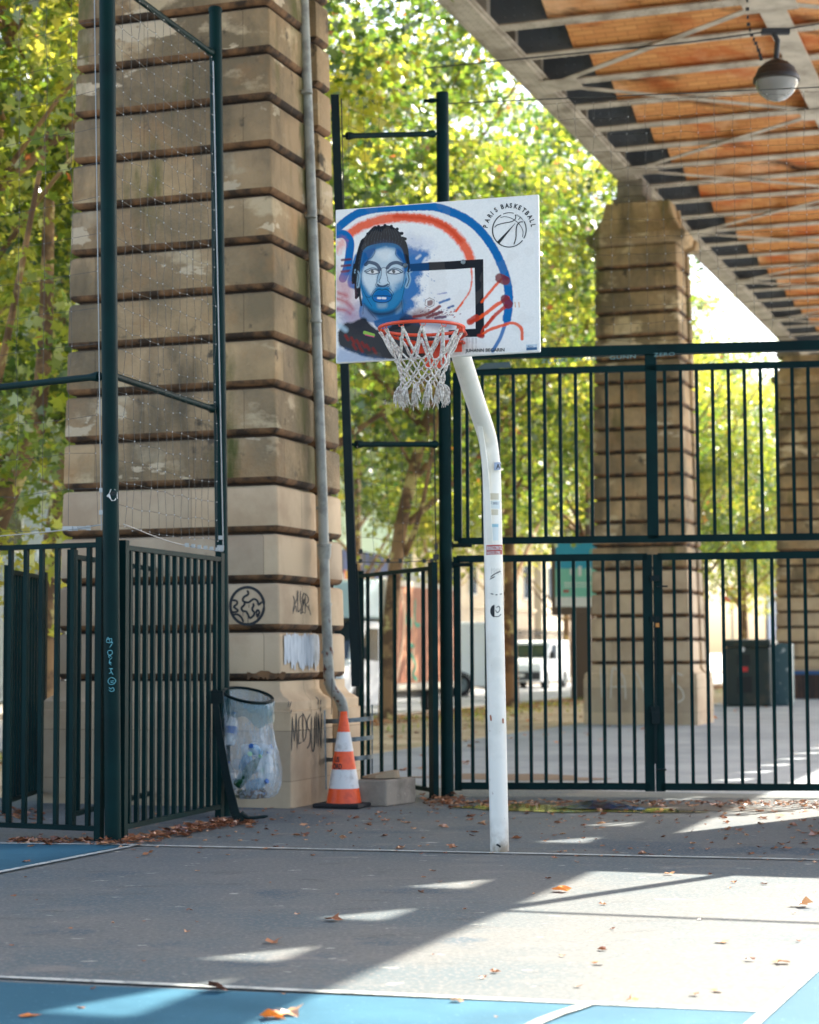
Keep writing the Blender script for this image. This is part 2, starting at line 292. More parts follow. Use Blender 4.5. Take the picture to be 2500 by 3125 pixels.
# ------------------------------------------------------------------ stone piers
ZS, HC, NC = 1.02, .403, 18
def pier(u0, u1, v0, v1, label, group, notch=True, detail=True):
    root = thing('stone_pier', W((u0 + u1) / 2, (v0 + v1) / 2, 0), label, 'pier', group)
    vn0, vn1 = .62 * (v1 - v0) - .06, .62 * (v1 - v0) + .2
    def ring(z, du, dv, r):   # rounded section, inset du/dv from the plinth, corner radius r
        a, b, c, d = u0 + du, u1 - du, v0 + dv, v1 - dv; pts = []
        def corner(cx, cy, a0):
            for k in range(4): t = a0 + k * math.pi / 6; pts.append((cx + r * math.cos(t), cy + r * math.sin(t)))
        corner(a + r, c + r, math.pi); corner(b - r, c + r, 1.5 * math.pi)
        if notch:
            n0, n1 = v0 + vn0, v0 + vn1; q_ = min(r, .05)
            pts.extend([(b, n0 - q_), (b - q_ * .4, n0 - q_ * .3), (b - .2, n0), (b - .2, n1), (b - q_ * .4, n1 + q_ * .3), (b, n1 + q_)])
        corner(b - r, d - r, 0); corner(a + r, d - r, .5 * math.pi)
        return [W(x, y, z) for x, y in pts]
    def loft(rings, m, name, cap=True, mats=None):
        mb = MB(); n = len(rings[0]); vs = [p for r in rings for p in r]
        fs = []; mi = []
        for i in range(len(rings) - 1):
            for j in range(n): fs.append((i * n + j, i * n + (j + 1) % n, (i + 1) * n + (j + 1) % n, (i + 1) * n + j)); mi.append(mats[i] if mats else 0)
        mb.mesh(vs, fs); mb.m = mi
        if cap: mb.f.append(tuple(range(n))[::-1]); mb.f.append(tuple((len(rings) - 1) * n + j for j in range(n))); mb.m += [0, 0]
        return mb.build(name, m, root, smooth=40)
    ins = lambda z: (.115 + .022 * (z - 1.02), .06 + .008 * (z - 1.02))
    rings = []; mats = []
    for k in range(NC):
        z0 = ZS + HC * k; g = .03
        prof = [(0, .065, 1), (g * .5, .065, 1), (g * .55, .04, 2), (g * .85, .02, 2), (g * 1.5, .005, 2), (g * 2.1, 0, 0), (HC - g * 1.2, 0, 0), (HC - g * .75, .008, 0), (HC - g * .3, .025, 2), (HC - g * .22, .065, 1)]
        for dz, e, mi in prof:
            z = z0 + dz; a, b = ins(z); rings.append(ring(z, a + e, b + e, .022 if e < .03 else .016)); mats.append(mi if z > 2.6 else (3 if mi == 0 else mi))
    a, b = ins(ZS + HC * NC); rings.append(ring(ZS + HC * NC, a + .065, b + .065, .03))
    loft(rings, [STONE, GROOVE, DIRT, STONE2], 'shaft', mats=mats)
    # plinth with a hollow moulding above it
    pr = [(-.02, 0, 0), (.775, 0, 0), (.78, .012, .012), (.85, .012, .012), (.87, .03, .03), (.90, .085, .05), (.95, .118, .062), (1.018, .122, .066)]
    loft([ring(z, a, b, .012) for z, a, b in pr], STONE2, 'plinth')
    zt = ZS + HC * NC; a, b = ins(zt)
    pr = [(0, a - .01), (.02, a - .06), (.05, a - .14), (.17, a - .175), (.22, a - .15), (.225, a - .07), (.29, a - .04), (.4, a + .03), (.54, a + .1), (.72, a + .135), (.78, a + .135)]
    loft([ring(zt + z, e, e * .6, .03) for z, e in pr], STONE, 'capital')
    mb = MB(); uc = (-7.38 if u0 < -5 else .18); vc = (v0 + v1) / 2
    mb.uvbox(uc - .3, uc + .3, vc - .42, vc + .42, zt + .782, zt + .9); mb.uvbox(uc - .24, uc + .24, vc - .36, vc + .36, zt + .9, 9.497); mb.build('bearing_block', CONC, root, bevel=.02)
    return root
def add_joints(m, wd=.92):
    t = m.node_tree; b = t.nodes['Principled BSDF']; c0 = b.inputs['Base Color'].links[0].from_socket
    g = t.nodes.new('ShaderNodeNewGeometry'); mp = t.nodes.new('ShaderNodeMapping'); mp.inputs['Rotation'].default_value = (0, 0, A); sx = t.nodes.new('ShaderNodeSeparateXYZ'); ad = t.nodes.new('ShaderNodeMath'); sz = t.nodes.new('ShaderNodeMath'); sz.operation = 'SUBTRACT'; sz.inputs[1].default_value = ZS; cb = t.nodes.new('ShaderNodeCombineXYZ'); br = t.nodes.new('ShaderNodeTexBrick')
    t.links.new(g.outputs['Position'], mp.inputs[0]); t.links.new(mp.outputs[0], sx.inputs[0]); t.links.new(sx.outputs[0], ad.inputs[0]); t.links.new(sx.outputs[1], ad.inputs[1]); t.links.new(sx.outputs[2], sz.inputs[0]); t.links.new(ad.outputs[0], cb.inputs[0]); t.links.new(sz.outputs[0], cb.inputs[1]); t.links.new(cb.outputs[0], br.inputs[0])
    br.inputs['Scale'].default_value = 1; br.inputs['Brick Width'].default_value = wd; br.inputs['Row Height'].default_value = HC; br.inputs['Mortar Size'].default_value = .0035; br.inputs['Color1'].default_value = (.72, .72, .74, 1); br.inputs['Color2'].default_value = (1.08, 1.05, 1.0, 1); br.inputs['Mortar'].default_value = (.35, .32, .28, 1)
    mx = t.nodes.new('ShaderNodeMix'); mx.data_type = 'RGBA'; mx.blend_type = 'MULTIPLY'; mx.inputs[0].default_value = .75; t.links.new(c0, mx.inputs[6]); t.links.new(br.outputs[0], mx.inputs[7]); t.links.new(mx.outputs[2], b.inputs['Base Color'])
    if wd < 1:      # moss streak beside the drainpipe
        def rng(sock, a0, a1): r = t.nodes.new('ShaderNodeMapRange'); t.links.new(sock, r.inputs[0]); r.inputs[1].default_value = a0; r.inputs[2].default_value = a1; return r.outputs[0]
        v_ = sx.outputs[1]; f = mathn(t, 'MULTIPLY', rng(v_, 15.22, 15.36), rng(v_, 15.75, 15.7)); f = mathn(t, 'MULTIPLY', f, noise(t, 2.2, 8, (1, 1, .35), lo=.4, hi=.52, coord='World')); f = mathn(t, 'MULTIPLY', f, rng(sx.outputs[0], -6.6, -6.5))
        t.links.new(mixn(t, mx.outputs[2], s2l(92, 88, 42), f), b.inputs['Base Color'])
add_joints(STONE); add_joints(STONE2, 1.3)
p1 = pier(-8.38, -6.1, 14.75, 16.36, 'nearest huge rusticated stone pier with black graffiti on its lower blocks, beside the hoop', 'stone piers under the viaduct')
p2 = pier(-8.22, -6.25, 33.0, 34.5, 'middle stone pier with pale chalk letters on its plinth, behind the green gate', 'stone piers under the viaduct')
p3 = pier(-7.9, -6.0, 52.0, 53.5, 'farthest stone pier, cut by the right edge of the photo', 'stone piers under the viaduct', notch=False)

# graffiti on the nearest pier
FRV = 14.75 + .052
def ffr(off=.0): return lambda x, y: onplane(x, y, W(-7, FRV - .004 + off, 1), W(0, 1))      # front face, in photo pixels of the wall
def fsd(u): return lambda x, y: onplane(x, y, W(u + .004, 15, 1), W(1, 0))
sc = lambda pts, ox, oy, k: [(ox + x / k, oy + y / k) for x, y in pts]
def marks(name, m, parent, lst, w, frame, ox, oy, k, smooth=4):     # every mark an object of its own
    for pts in lst: q_ = MB(); q_.ribbon(curvepts(sc(pts, ox, oy, k), smooth), w, frame); q_.build(name, m, parent)
def strokes(mb, lst, w, frame, ox, oy, k, smooth=4):
    for pts in lst: mb.ribbon(curvepts(sc(pts, ox, oy, k), smooth), w, frame)
def front_plane_at(z): return FRV + .008 * (z - 1.02)
mb = MB(); fr = lambda x, y: onplane(x, y, W(-7, 14.75 + .06 + .008 * .9 - .006, 1), W(0, 1))
circ = [(235 + 222 * math.cos(t), 1505 + 245 * math.sin(t)) for t in [i * math.pi / 18 for i in range(37)]]
mb.ribbon([Vector((700 + x / 4.3125, 1500 + y / 4.3125)) for x, y in circ], 8.5, fr)
strokes(mb, [[(235, 1300), (250, 1350), (190, 1390), (180, 1440), (250, 1460), (320, 1415), (370, 1440), (385, 1490), (430, 1450)], [(205, 1460), (190, 1500), (160, 1530), (175, 1570), (220, 1580), (245, 1620), (270, 1665), (310, 1640), (330, 1600), (300, 1550), (320, 1500), (310, 1470)],
    [(40, 1430), (95, 1440), (100, 1480), (60, 1520), (110, 1560), (90, 1585), (10, 1585)], [(40, 1620), (110, 1620), (160, 1660), (185, 1720)], [(350, 1600), (370, 1560), (395, 1590), (370, 1650), (360, 1600)], ], 6.5, fr, 700, 1500, 4.3125)
strokes(mb, [[(180, 1560), (178, 1640)], [(245, 1640), (246, 1770)], [(372, 1640), (374, 1735)], [(258, 1480), (258, 1530)]], 1.6, fr, 700, 1500, 4.3125)
tag(mb.build('globe_graffiti', BLK, p1), 'round black globe doodle sprayed on a front block')
mb = MB(); fr = fsd(-6.1 - .13)
strokes(mb, [[(840, 1370), (860, 1440), (850, 1480)], [(900, 1300), (890, 1420), (845, 1520), (840, 1610)], [(838, 1600), (870, 1500), (885, 1590)], [(905, 1310), (900, 1450), (905, 1590), (935, 1540)], [(940, 1310), (935, 1430), (950, 1500), (940, 1610), (965, 1580)], [(990, 1330), (960, 1400), (975, 1500), (985, 1410), (960, 1570), (1000, 1600)],
    [(1000, 1340), (1000, 1600)], [(1000, 1340), (1040, 1400), (1035, 1460), (1005, 1490), (1050, 1540), (1072, 1630)], [(1050, 1490), (1040, 1560)]], 2.6, fr, 700, 1500, 4.3125, 3)
tag(mb.build('tag_graffiti', BLK, p1), 'thin black scrawled name on a side block')
mb = MB(); fr = fsd(-6.1)
LT = {'M': [[(0, 1), (.12, .1)], [(.12, .1), (.5, .75)], [(.5, .75), (.8, .02)], [(.8, .02), (1, .95)]], 'E': [[(.2, .12), (.25, .5), (.1, .85)], [(.2, .12), (1, .02)], [(.25, .48), (.8, .42)], [(.1, .85), (.9, .8)]], 'D': [[(.1, .05), (.2, .95)], [(.1, .05), (1, .35), (.9, .75), (.2, .95)]],
    'S': [[(.9, .05), (.15, .25), (.3, .45), (.9, .55), (.8, .85), (.1, 1.0)]], 'U': [[(.1, .05), (.15, .8), (.5, .98), (.85, .75), (.9, .05)]], 'I': [[(.5, .0), (.5, .95)]], 'N': [[(.1, 1.05), (.12, .05)], [(.12, .05), (.85, 1.1)], [(.85, 1.1), (.95, .05)]]}
x = 716
for k, chx in enumerate('MEDSUIN'):
    w_ = {'M': 44, 'I': 14}.get(chx, 30)
    for st_ in LT[chx]:
        pp = [(600 + (x + a_ * w_) / 2.4643, 1950 + (555 + 14 * math.sin(k * 2) + (265 + 22 * math.cos(k * 1.7)) * b_) / 2.4643) for a_, b_ in st_]; mb.ribbon(curvepts(pp, 4) if len(pp) > 2 else [Vector(pp[0]).lerp(Vector(pp[1]), t_ / 4) for t_ in range(5)], 2.9, fr)
    x += w_ + 3
strokes(mb, [[(695, 470), (688, 515)], [(712, 470), (700, 515)], [(895, 435), (915, 460), (912, 495)], [(935, 455), (932, 495)], [(715, 530), (708, 562)], [(935, 505), (932, 545)]], 3.0, fr, 600, 1950, 2.4643, 3)
tag(mb.build('name_graffiti', BLK, p1), 'tall black sprayed name on the plinth side')
WP = mat('whitewash', s2l(206, 214, 218), .8, layers=[(s2l(176, 186, 192), dict(scale=8, lo=.4, hi=.6, stretch=(3, 3, .6)))])
mb = MB(); fr = fsd(-6.1 - .115 + .001); r_ = random.Random(2)
for i in range(26):
    x = 870 + i * 4.0; y0 = 1934 + r_.uniform(-3, 6); y1 = 2046 + r_.uniform(-30, 2) - max(0, 900 - x) * .6
    mb.ribbon([(x + 2 * math.sin(t * 3 + i), y0 + (y1 - y0) * t) for t in [k / 6 for k in range(7)]], 7.5 - r_.uniform(0, 2), lambda a, b, i=i: fr(a, b) + W(.0004 * (i % 5), 0))
tag(mb.build('paint_patch', WP, p1), 'streaky white overpaint brushed on a side block')
mb = MB(); r_ = random.Random(8); fr = lambda x, y: onplane(x, y, W(-7, 14.75 + .05, 1), W(0, 1)); top, bot = [], []
for i in range(22):
    x = 754 + i * 5.6; top.append(fr(x, 2052 + 4 * math.sin(i * .5) + r_.uniform(-3, 3))); bot.append(fr(x, 2068 + r_.uniform(-4, 8)))
n = 22; mb.mesh(top + bot, [(i, i + 1, n + i + 1, n + i) for i in range(n - 1)]); tag(mb.build('chipped_edge', DIRT, p1), 'dark broken edge under a block')
# chalk letters on the middle pier
CH = mat('chalk', s2l(206, 200, 182), .9); mb = MB(); fr = lambda x, y: onplane(x, y, W(-7, 33.0 - .006, 1), W(0, 1))
for lt in ([[(670, 1545), (685, 1810)]], [[(760, 1820), (775, 1560), (830, 1580), (880, 1650), (890, 1830)], [(768, 1715), (885, 1710)]], [[(985, 1830), (960, 1560)], [(960, 1560), (1010, 1640), (1070, 1800)], [(1070, 1800), (1085, 1560)]]):
    mb = MB(); strokes(mb, lt, 4, fr, 1600, 1500, 2.875); mb.build('chalk_letter', CH, p2)
mb = MB(); strokes(mb, [[(90, 1680), (30, 1660), (10, 1720), (80, 1790), (90, 1860), (30, 1890)]], 4, fr, 2050, 1400, 2.5356)
mb.build('chalk_letter', CH, p2)

# ------------------------------------------------------------------ downpipe, guard
o = thing('drain_pipe', P(1047, 2262, 16.55) * 1, 'grey iron drainpipe with rust flakes running down the side of the nearest pier', 'pipe')
o.location = G(1047, 2440)
dP = 16.3
pts = [P(900, -500, 16.95), P(927, 0, 16.85), P(958, 800, 16.8), P(984, 1500, 16.75), P(991, 1750, 16.72), P(1003, 2040, 16.7)]
el = [P(1005, 2075, 16.7), P(1014, 2105, 16.7), P(1036, 2132, 16.72), P(1046, 2160, 16.74), P(1048, 2200, 16.75), P(1048, 2330, 16.75), P(1048, 2430, 16.75)]
o.location = Vector((el[-1].x, el[-1].y, 0)); R_ = .046
mb = MB(); mb.tube(pts, R_ * .95, 16); mb.build('upper_pipe', PIPE, o, smooth=40)
mb = MB(); mb.tube(curvepts([pts[-1]] + el, 3), R_ * 1.02, 16); mb.build('bend', PIPE, o, smooth=40)
for y, x, big in [(280, 938, 0), (660, 951, 0), (980, 966, 0), (1550, 985, 0), (1845, 997, 0), (1990, 1002, 0), (2085, 1008, 0)]:
    mb = MB(); c = P(x - 2, y, 16.76); mb.tube([c - Vector((0, 0, .012)), c + Vector((0, 0, .012))], R_ * 1.13, 16); mb.build('collar', PIPE, o, smooth=40)
mb = MB(); c = P(990, 1685, 16.73); mb.lathe([(R_ * .9, .075), (R_ * 1.38, .07), (R_ * 1.38, .05), (R_ * 1.28, .045), (R_ * 1.28, -.01), (R_ * 1.05, -.06), (R_ * .9, -.06)], c, 20); mb.build('socket', PIPE, o, smooth=40)
g0 = thing('pipe_guard', Vector((P(1040, 2400, 15.95).x, 15.95, 0)), 'galvanised steel hoop guard bent around the foot of the drainpipe', 'guard')
mb = MB(); a = P(991, 2168, 16.5); b = P(996, 2410, 16.5); mb.bar(a, b, .028, .012, Vector((1, 0, 0))); mb.build('upright', STEEL, g0)
a2 = P(1136, 2150, 16.75); b2_ = P(1136, 2400, 16.75); mb = MB(); mb.bar(a2, b2_, .028, .012, Vector((1, 0, 0))); mb.build('upright', STEEL, g0)
for y in (2196, 2254, 2312):
    c = P(1064, y, 16.72); mb = MB(); vs = []; n = 18
    for i in range(n + 1):
        t = math.pi + math.pi * i / n * 1.12 - .1; p = c + Vector((.2 * math.cos(t), .22 * math.sin(t), .012 * math.cos(t))); q_ = c + Vector((.212 * math.cos(t), .232 * math.sin(t), .012 * math.cos(t)))
        vs += [p - Vector((0, 0, .018)), q_ - Vector((0, 0, .018)), q_ + Vector((0, 0, .018)), p + Vector((0, 0, .018))]
    mb.mesh(vs, [(i * 4 + k, i * 4 + (k + 1) % 4, i * 4 + 4 + (k + 1) % 4, i * 4 + 4 + k) for i in range(n) for k in range(4)]); mb.build('hoop', STEEL, g0)
mb = MB(); a = P(1014, 2070, 16.62); mb.tube([a, P(1012, 2180, 16.62)], .003, 6); mb.build('tie_wire', WIRED, g0)

# ------------------------------------------------------------------ viaduct
VD = thing('viaduct_deck', W(-3.6, 20, 9.5), 'long riveted steel viaduct deck with orange brick jack arches underneath', 'viaduct')
ZG = 9.5
def rivets(mb, u0, u1, v0, v1, z, du, dv, r=.018, hgt=.014):
    nu = max(1, int(round((u1 - u0) / du)) + 1) if du else 1; nv = max(1, int(round((v1 - v0) / dv)) + 1) if dv else 1
    for i in range(nu):
        for j in range(nv):
            u = u0 + (du * i if du else 0); v = v0 + (dv * j if dv else 0); b = [W(u + r * math.cos(t), v + r * math.sin(t), z) for t in (0, 1.05, 2.09, 3.14, 4.19, 5.24)]; tp = W(u, v, z - hgt)
            mb.mesh(b + [tp], [(k, (k + 1) % 6, 6) for k in range(6)])
def girder(u0, u1, rv):
    mb = MB(); mb.uvbox(u0, u1, -10, 84, ZG, ZG + .03); uc = (u0 + u1) / 2
    mb.uvbox(u0 + .06, u1 - .06, -10, 84, ZG - .022, ZG)
    mb.uvbox(uc - .015, uc + .015, -10, 84, ZG + .03, 10.3); mb.uvbox(uc - .1, uc + .1, -10, 84, ZG + .03, ZG + .05)
    mb.uvbox(u0 + .03, u1 - .03, -10, 84, 10.3, 10.33)
    if rv:
        for u in (u0 + .1, u0 + .17, u1 - .17, u1 - .1): rivets(mb, u, u, 19, 46, ZG - .022, 0, .11)
    v = 12
    while v < 70: mb.uvbox(uc - .17, uc + .17, v, v + .02, ZG + .03, 10.3); v += 1.35
    mb.build('edge_girder', GIRD, VD)
girder(-7.6, -7.16, True); girder(-.04, .4, False)
mb = MB(); mb.uvbox(-7.3, .1, -10, 84, 10.12, 10.3); mb.build('deck_slab', GIRDD, VD)
mb = MB(); mb.uvbox(-8.3, -7.3, -10, 84, 10.36, 10.42); mb.uvbox(-8.3, -8.24, -10, 84, 10.42, 11.3); mb.build('walkway', GIRD, VD)
# unseen right-hand walkway plate, triangular openings shaped to throw small sun patches
mb = MB(); u0, u1, ua, ub = .0, 1.65, .86, 1.22; v = -10 + 1.29
mb.uvbox(u0, ua, -10, 84, 10.36, 10.42); mb.uvbox(ub, u1, -10, 84, 10.36, 10.42)
v = 20 - 1.29 * 20 - .33; ends = []
while v < 80:
    ends.append(v); v += 1.29
for i, v in enumerate(ends):
    nxt = v + 1.29
    def pr(poly):
        a_ = [W(x, y, 10.36) for x, y in poly]; b_ = [W(x, y, 10.42) for x, y in poly]; n = len(poly)
        mb.mesh(a_ + b_, [tuple(range(n)), tuple(range(2 * n - 1, n - 1, -1))] + [(k, (k + 1) % n, n + (k + 1) % n, n + k) for k in range(n)])
    op = .95 if abs(v - 16.1) < .65 else .5
    pr([(ua, v + op), (ub, v + op), (ub, nxt), (ua, nxt)])
    pr([(ua, v), (ub, v + op), (ua, v + op)])
mb.build('walkway', GIRD, VD)
# cross beams: one mesh, copied
BV = 24.62; SP = 1.355
mb = MB(); mb.mi = 0; mb.uvbox(-7.16, -.04, -.13, .13, ZG + .006, ZG + .03); rivets(mb, -7.0, -.1, -.08, .08, ZG + .006, .14, .16, .02, .016)
mb.mi = 1; mb.uvbox(-7.3, .1, -.012, .012, ZG + .03, 10.12); mb.uvbox(-7.2, -6.5, -.05, -.012, ZG + .03, ZG + .1); mb.uvbox(-7.2, -6.5, -.05, -.012, 10.0, 10.1)
for u in np.arange(-7.1, -6.5, .13):
    for z in (ZG + .15, ZG + .26, ZG + .38):
        b = [W(u + .02 * math.cos(t), -.012, z + .02 * math.sin(t)) for t in (0, 1.05, 2.09, 3.14, 4.19, 5.24)]; mb.mesh(b + [W(u, -.03, z)], [(k, (k + 1) % 6, 6) for k in range(6)])
b0 = mb.build('crossbeam', [GIRD, GIRDD]); base = W(0, 0)
mb = MB(); n = 8; lo, hi = [], []
for i in range(n + 1):
    t = i / n; v = .02 + (SP - .04) * t; z = ZG + .035 + .24 * math.sin(math.pi * t); lo.append((v, z)); hi.append((v, z + .14))
for ua_, ub_ in ((-6.5, -.7),):
    vs = [W(ua_, v, z) for v, z in lo] + [W(ub_, v, z) for v, z in lo] + [W(ua_, v, z) for v, z in hi] + [W(ub_, v, z) for v, z in hi]; m_ = n + 1
    mb.mesh(vs, [(i, i + 1, m_ + i + 1, m_ + i) for i in range(n)] + [(2 * m_ + i, 2 * m_ + i + 1, 3 * m_ + i + 1, 3 * m_ + i) for i in range(n)] + [(i, i + 1, 2 * m_ + i + 1, 2 * m_ + i) for i in range(n)])
# brick texture wants local u,v: build in a rotated frame
vb = MB(); vb.v = [tuple(Matrix.Rotation(-ROT, 3, 'Z') @ Vector(p)) for p in mb.v]; vb.f = mb.f; vb.m = mb.m
v0_ = vb.build('brick_vault', BRICK, smooth=30)
first = True
for k in range(-25, 38):
    loc = W(0, BV + SP * k, 0) - VD.location
    a = b0 if first else b0.copy(); b = v0_ if first else v0_.copy()
    if not first: C.objects.link(a); C.objects.link(b)
    a.parent = VD; a.location = loc; b.parent = VD; b.location = loc; b.rotation_euler = (0, 0, ROT); first = False
mb = MB(); mb.uvbox(-3.78, -3.44, -10, 84, ZG - .06, ZG - .035); mb.uvbox(-3.7, -3.52, -10, 84, ZG - .035, ZG + .12); mb.build('centre_beam', GIRD, VD)
for k in range(-5, 10):
    vg = 27.3 + 5.42 * k
    for sgn in (-1, 1):
        for (ua_, ub_) in ((-7.2, -3.6), (0, -3.6)):
            mb = MB(); mb.bar(W(ua_, vg, ZG - .015 + (.008 if sgn > 0 else 0)), W(ub_, vg + sgn * 2.71, ZG - .045 + (.008 if sgn > 0 else 0)), .13, .012); mb.build('diagonal_brace', GIRD, VD)
    mb = MB(); mb.uvbox(-7.3, -6.75, vg - .3, vg + .3, ZG - .03, ZG - .024); mb.build('node_plate', GIRD, VD); mb = MB(); mb.uvbox(-3.95, -3.27, vg + 2.41, vg + 3.01, ZG - .075, ZG - .062); mb.build('node_plate', GIRD, VD)

# hanging lamp
LP = P(2370, 240, 20.8)
L = thing('pendant_lamp', LP, 'dark domed lamp with a clear bowl hanging under the viaduct at the top right', 'lamp')
BRZ = mat('lamp_bronze', s2l(44, 34, 26), .5); s_ = .25
mb = MB(); mb.lathe([(.03, .19), (.07, .17), (.13, .14), (.19, .085), (.225, .02), (.232, -.01), (.25, -.02), (.252, -.06), (.23, -.065), (.2, .08), (.05, .17)], LP + Vector((0, 0, .03)), 28); mb.build('hood', BRZ, L, smooth=40)
GL = bpy.data.materials.new('bowl_glass'); GL.use_nodes = True; b = GL.node_tree.nodes['Principled BSDF']; b.inputs['Base Color'].default_value = (.8, .78, .72, 1); b.inputs['Roughness'].default_value = .08; b.inputs['Transmission Weight'].default_value = .7
mb = MB(); mb.lathe([(.23, -.03), (.225, -.08), (.18, -.16), (.11, -.22), (.04, -.245), (.001, -.25)], LP, 28); mb.build('bowl', GL, L, smooth=60)
mb = MB(); t_ = LP + Vector((0, 0, .21)); mb.tube([t_, LP + Vector((.02, 0, .42)), LP + Vector((-.02, 0, .5))], .03, 8); mb.box(LP + Vector((.0, 0, .52)), (.3, .07, .06)); mb.build('clamp', PLAST, L)
mb = MB(); mb.tube([W(-7.0, 20.9, 7.9), LP + Vector((-.9, .3, .5)), LP + Vector((0, 0, .53)), LP + Vector((1.2, -.4, .6)), W(-.3, 20.0, 8.1)], .008, 6); mb.build('span_wire', PLAST, L)
mb = MB()
ch = curvepts([LP + Vector((-.3, 0, 1.0)), LP + Vector((-.29, 0, .6)), LP + Vector((-.2, 0, .35)), LP + Vector((-.16, 0, .22))], 5)
for i, p in enumerate(ch): mb.box(p, (.035 if i % 2 else .02, .02, .035))
mb.tube([LP + Vector((-.3, 0, 1.0)), LP + Vector((-.42, 0, 2.2))], .012, 6); mb.build('chain', PLAST, L)

# ------------------------------------------------------------------ fences, poles, nets
def round_pole(mb, a, b, r=.055): mb.tube([a, b], r, 18)
def net_mesh(name, root, corner, du, dz, nu, nz, sag=.0, ks=.0045):
    """knotted wire net: corner point, step vectors"""
    mb = MB(); kb = MB(); r_ = random.Random(len(C.objects)); pt = {}
    for i in range(nu + 1):
        for j in range(nz + 1): pt[i, j] = corner + du * i + dz * j + Vector((r_.uniform(-1, 1) * .012, 0, r_.uniform(-1, 1) * .012 - sag * math.sin(math.pi * i / nu)))
    for i in range(nu + 1): mb.tube([pt[i, j] for j in range(nz + 1)], .0018, 3, False)
    for j in range(nz + 1): mb.tube([pt[i, j] for i in range(nu + 1)], .0018, 3, False)
    for p in pt.values():
        s = ks; kb.mesh([p + Vector(d) * s for d in ((1, 0, 0), (-1, 0, 0), (0, 1, 0), (0, -1, 0), (0, 0, 1.3), (0, 0, -1.3))], [(0, 2, 4), (2, 1, 4), (1, 3, 4), (3, 0, 4), (2, 0, 5), (1, 2, 5), (3, 1, 5), (0, 3, 5)])
    n = mb.build(name, WIRED, root); kb.build('knots', KNOT, n)['kind'] = 'stuff'; n['kind'] = 'stuff'; return n
def panel(name, label, group, a, b, z0, z1, nb, bw=.028, postL=.0, postR=.0, rail=.045, inset=.0):
    """bar fence panel from a to b"""
    a = Vector(a); b = Vector(b); root = thing(name, Vector((a.x, a.y, 0)), label, 'fence', group); d = (b - a).normalized(); Z = Vector((0, 0, 1)); n_ = d.cross(Z)
    mb = MB(); za = lambda p, z: Vector((p.x, p.y, z))
    mb.bar(za(a, z1), za(b, z1), rail, .034); mb.build('top_rail', GRN, root); mb = MB(); mb.bar(za(a, z0), za(b, z0), rail, .034); mb.build('bottom_rail', GRN, root)
    L_ = (b - a).length; mb = MB()
    for i in range(nb):
        p = a + d * (L_ * (i + .5) / nb); mb.bar(za(p, z0 + .017), za(p, z1 - .017), bw, bw, n_)
    mb.build('bars', GRN, root)
    for w_, p, sg in ((postL, a, -1), (postR, b, 1)):
        if w_: mb = MB(); q_ = p + d * sg * w_ / 2; mb.bar(za(q_, .0), za(q_, z1 + .05), .05, w_, d); mb.build('post', GRN, root)
    return root
cp = G(345, 2568); cpt = P(327, 0, cp.y)              # corner pole
rp = G(686, 2490); rpt = P(657, 30, rp.y)             # rear pole
F1 = thing('pole_cage', cp, 'tall green pole frame at the left corner holding a fine knotted wire net', 'net frame', 'pole frames with wire nets')
mb = MB(); dn = (cpt - cp).normalized(); round_pole(mb, cp, cp + dn * 6.35); tag(mb.build('pole', GRN, F1, smooth=40), 'front corner pole with a round sticker and pale marker scrawl')
mb = MB(); round_pole(mb, rp, rpt, .05); mb.lathe([(.001, .03), (.04, .025), (.055, .01), (.055, -.02)], rpt, 18); mb.build('pole', GRN, F1, smooth=40)
def rail_(root, a, b, r=.024):
    mb = MB(); d = (b - a).normalized(); L_ = (b - a).length
    mb.tube([a + d * .05, a + d * .07, a + d * .13, b - d * .13, b - d * .07, b - d * .05], [r * 1.4, r * 1.5, r, r, r * 1.5, r * 1.4], 12); mb.tube([a, a + d * .07], .012, 8); mb.tube([b - d * .07, b], .012, 8)
    return mb.build('rail', GRN, root, smooth=40)
rail_(F1, cp + dn * 5.9 / dn.z, P(650, 165, rp.y)); rail_(F1, Vector((cpt.x, cp.y, 3.14)) + Vector((.03, 0, 0)), P(655, 1250, rp.y))
rail_(F1, W(-8.6, 12.45, 3.13), Vector((cpt.x - .0, cp.y, 3.13)))
du = (Vector((rp.x, rp.y, 0)) - Vector((cp.x, cp.y, 0))); nn = 13
net_mesh('wire_net', F1, Vector((cp.x - .03, cp.y, 2.12)) + du * .05, du * .9 / nn, Vector((-.0015, 0, .152)), nn, 25, .02)
dl = W(-8.6, 12.45) - cp; dl.z = 0
net_mesh('wire_net', F1, Vector((cp.x - .03, cp.y, 2.12)) + dl * .05, dl / 10, Vector((0, 0, .25)), 10, 15, .02, .0035)
# edge cables, turnbuckles
mb = MB(); top = Vector((0, 0, 1))
for a, b in ((Vector((cp.x - .09, cp.y, 2.08)), Vector((cpt.x - .09, cp.y, 5.9))), (Vector((rp.x - .01, rp.y - .06, 2.08)), Vector((rpt.x - .01, rp.y - .06, 5.9)))): mb.tube([a, b], .004, 6)
mb.tube(curvepts([W(-8.6, 12.45, 2.05), Vector((cp.x - .55, cp.y + .1, 2.07)), Vector((cp.x - .07, cp.y, 2.12))], 6), .004, 6)
mb.tube(curvepts([Vector((cp.x + .06, cp.y, 2.12)), (cp + rp) / 2 + Vector((0, 0, 2.05)), Vector((rp.x - .05, rp.y, 2.04))], 6), .004, 6)
for t in (.15, .3, .36, .62): 
    p = Vector((cp.x - .09 - .6 * t, cp.y + .1 * t, 2.1 - .02 * t)); mb.box(p, (.03, .02, .03))
mb.box(Vector((cp.x - .28, cp.y + .05, 2.1)), (.16, .012, .022)); mb.box(Vector((cp.x - .09, cp.y, 2.2)), (.03, .03, .03)); mb.box(Vector((cp.x - .09, cp.y, 2.35)), (.03, .03, .03))
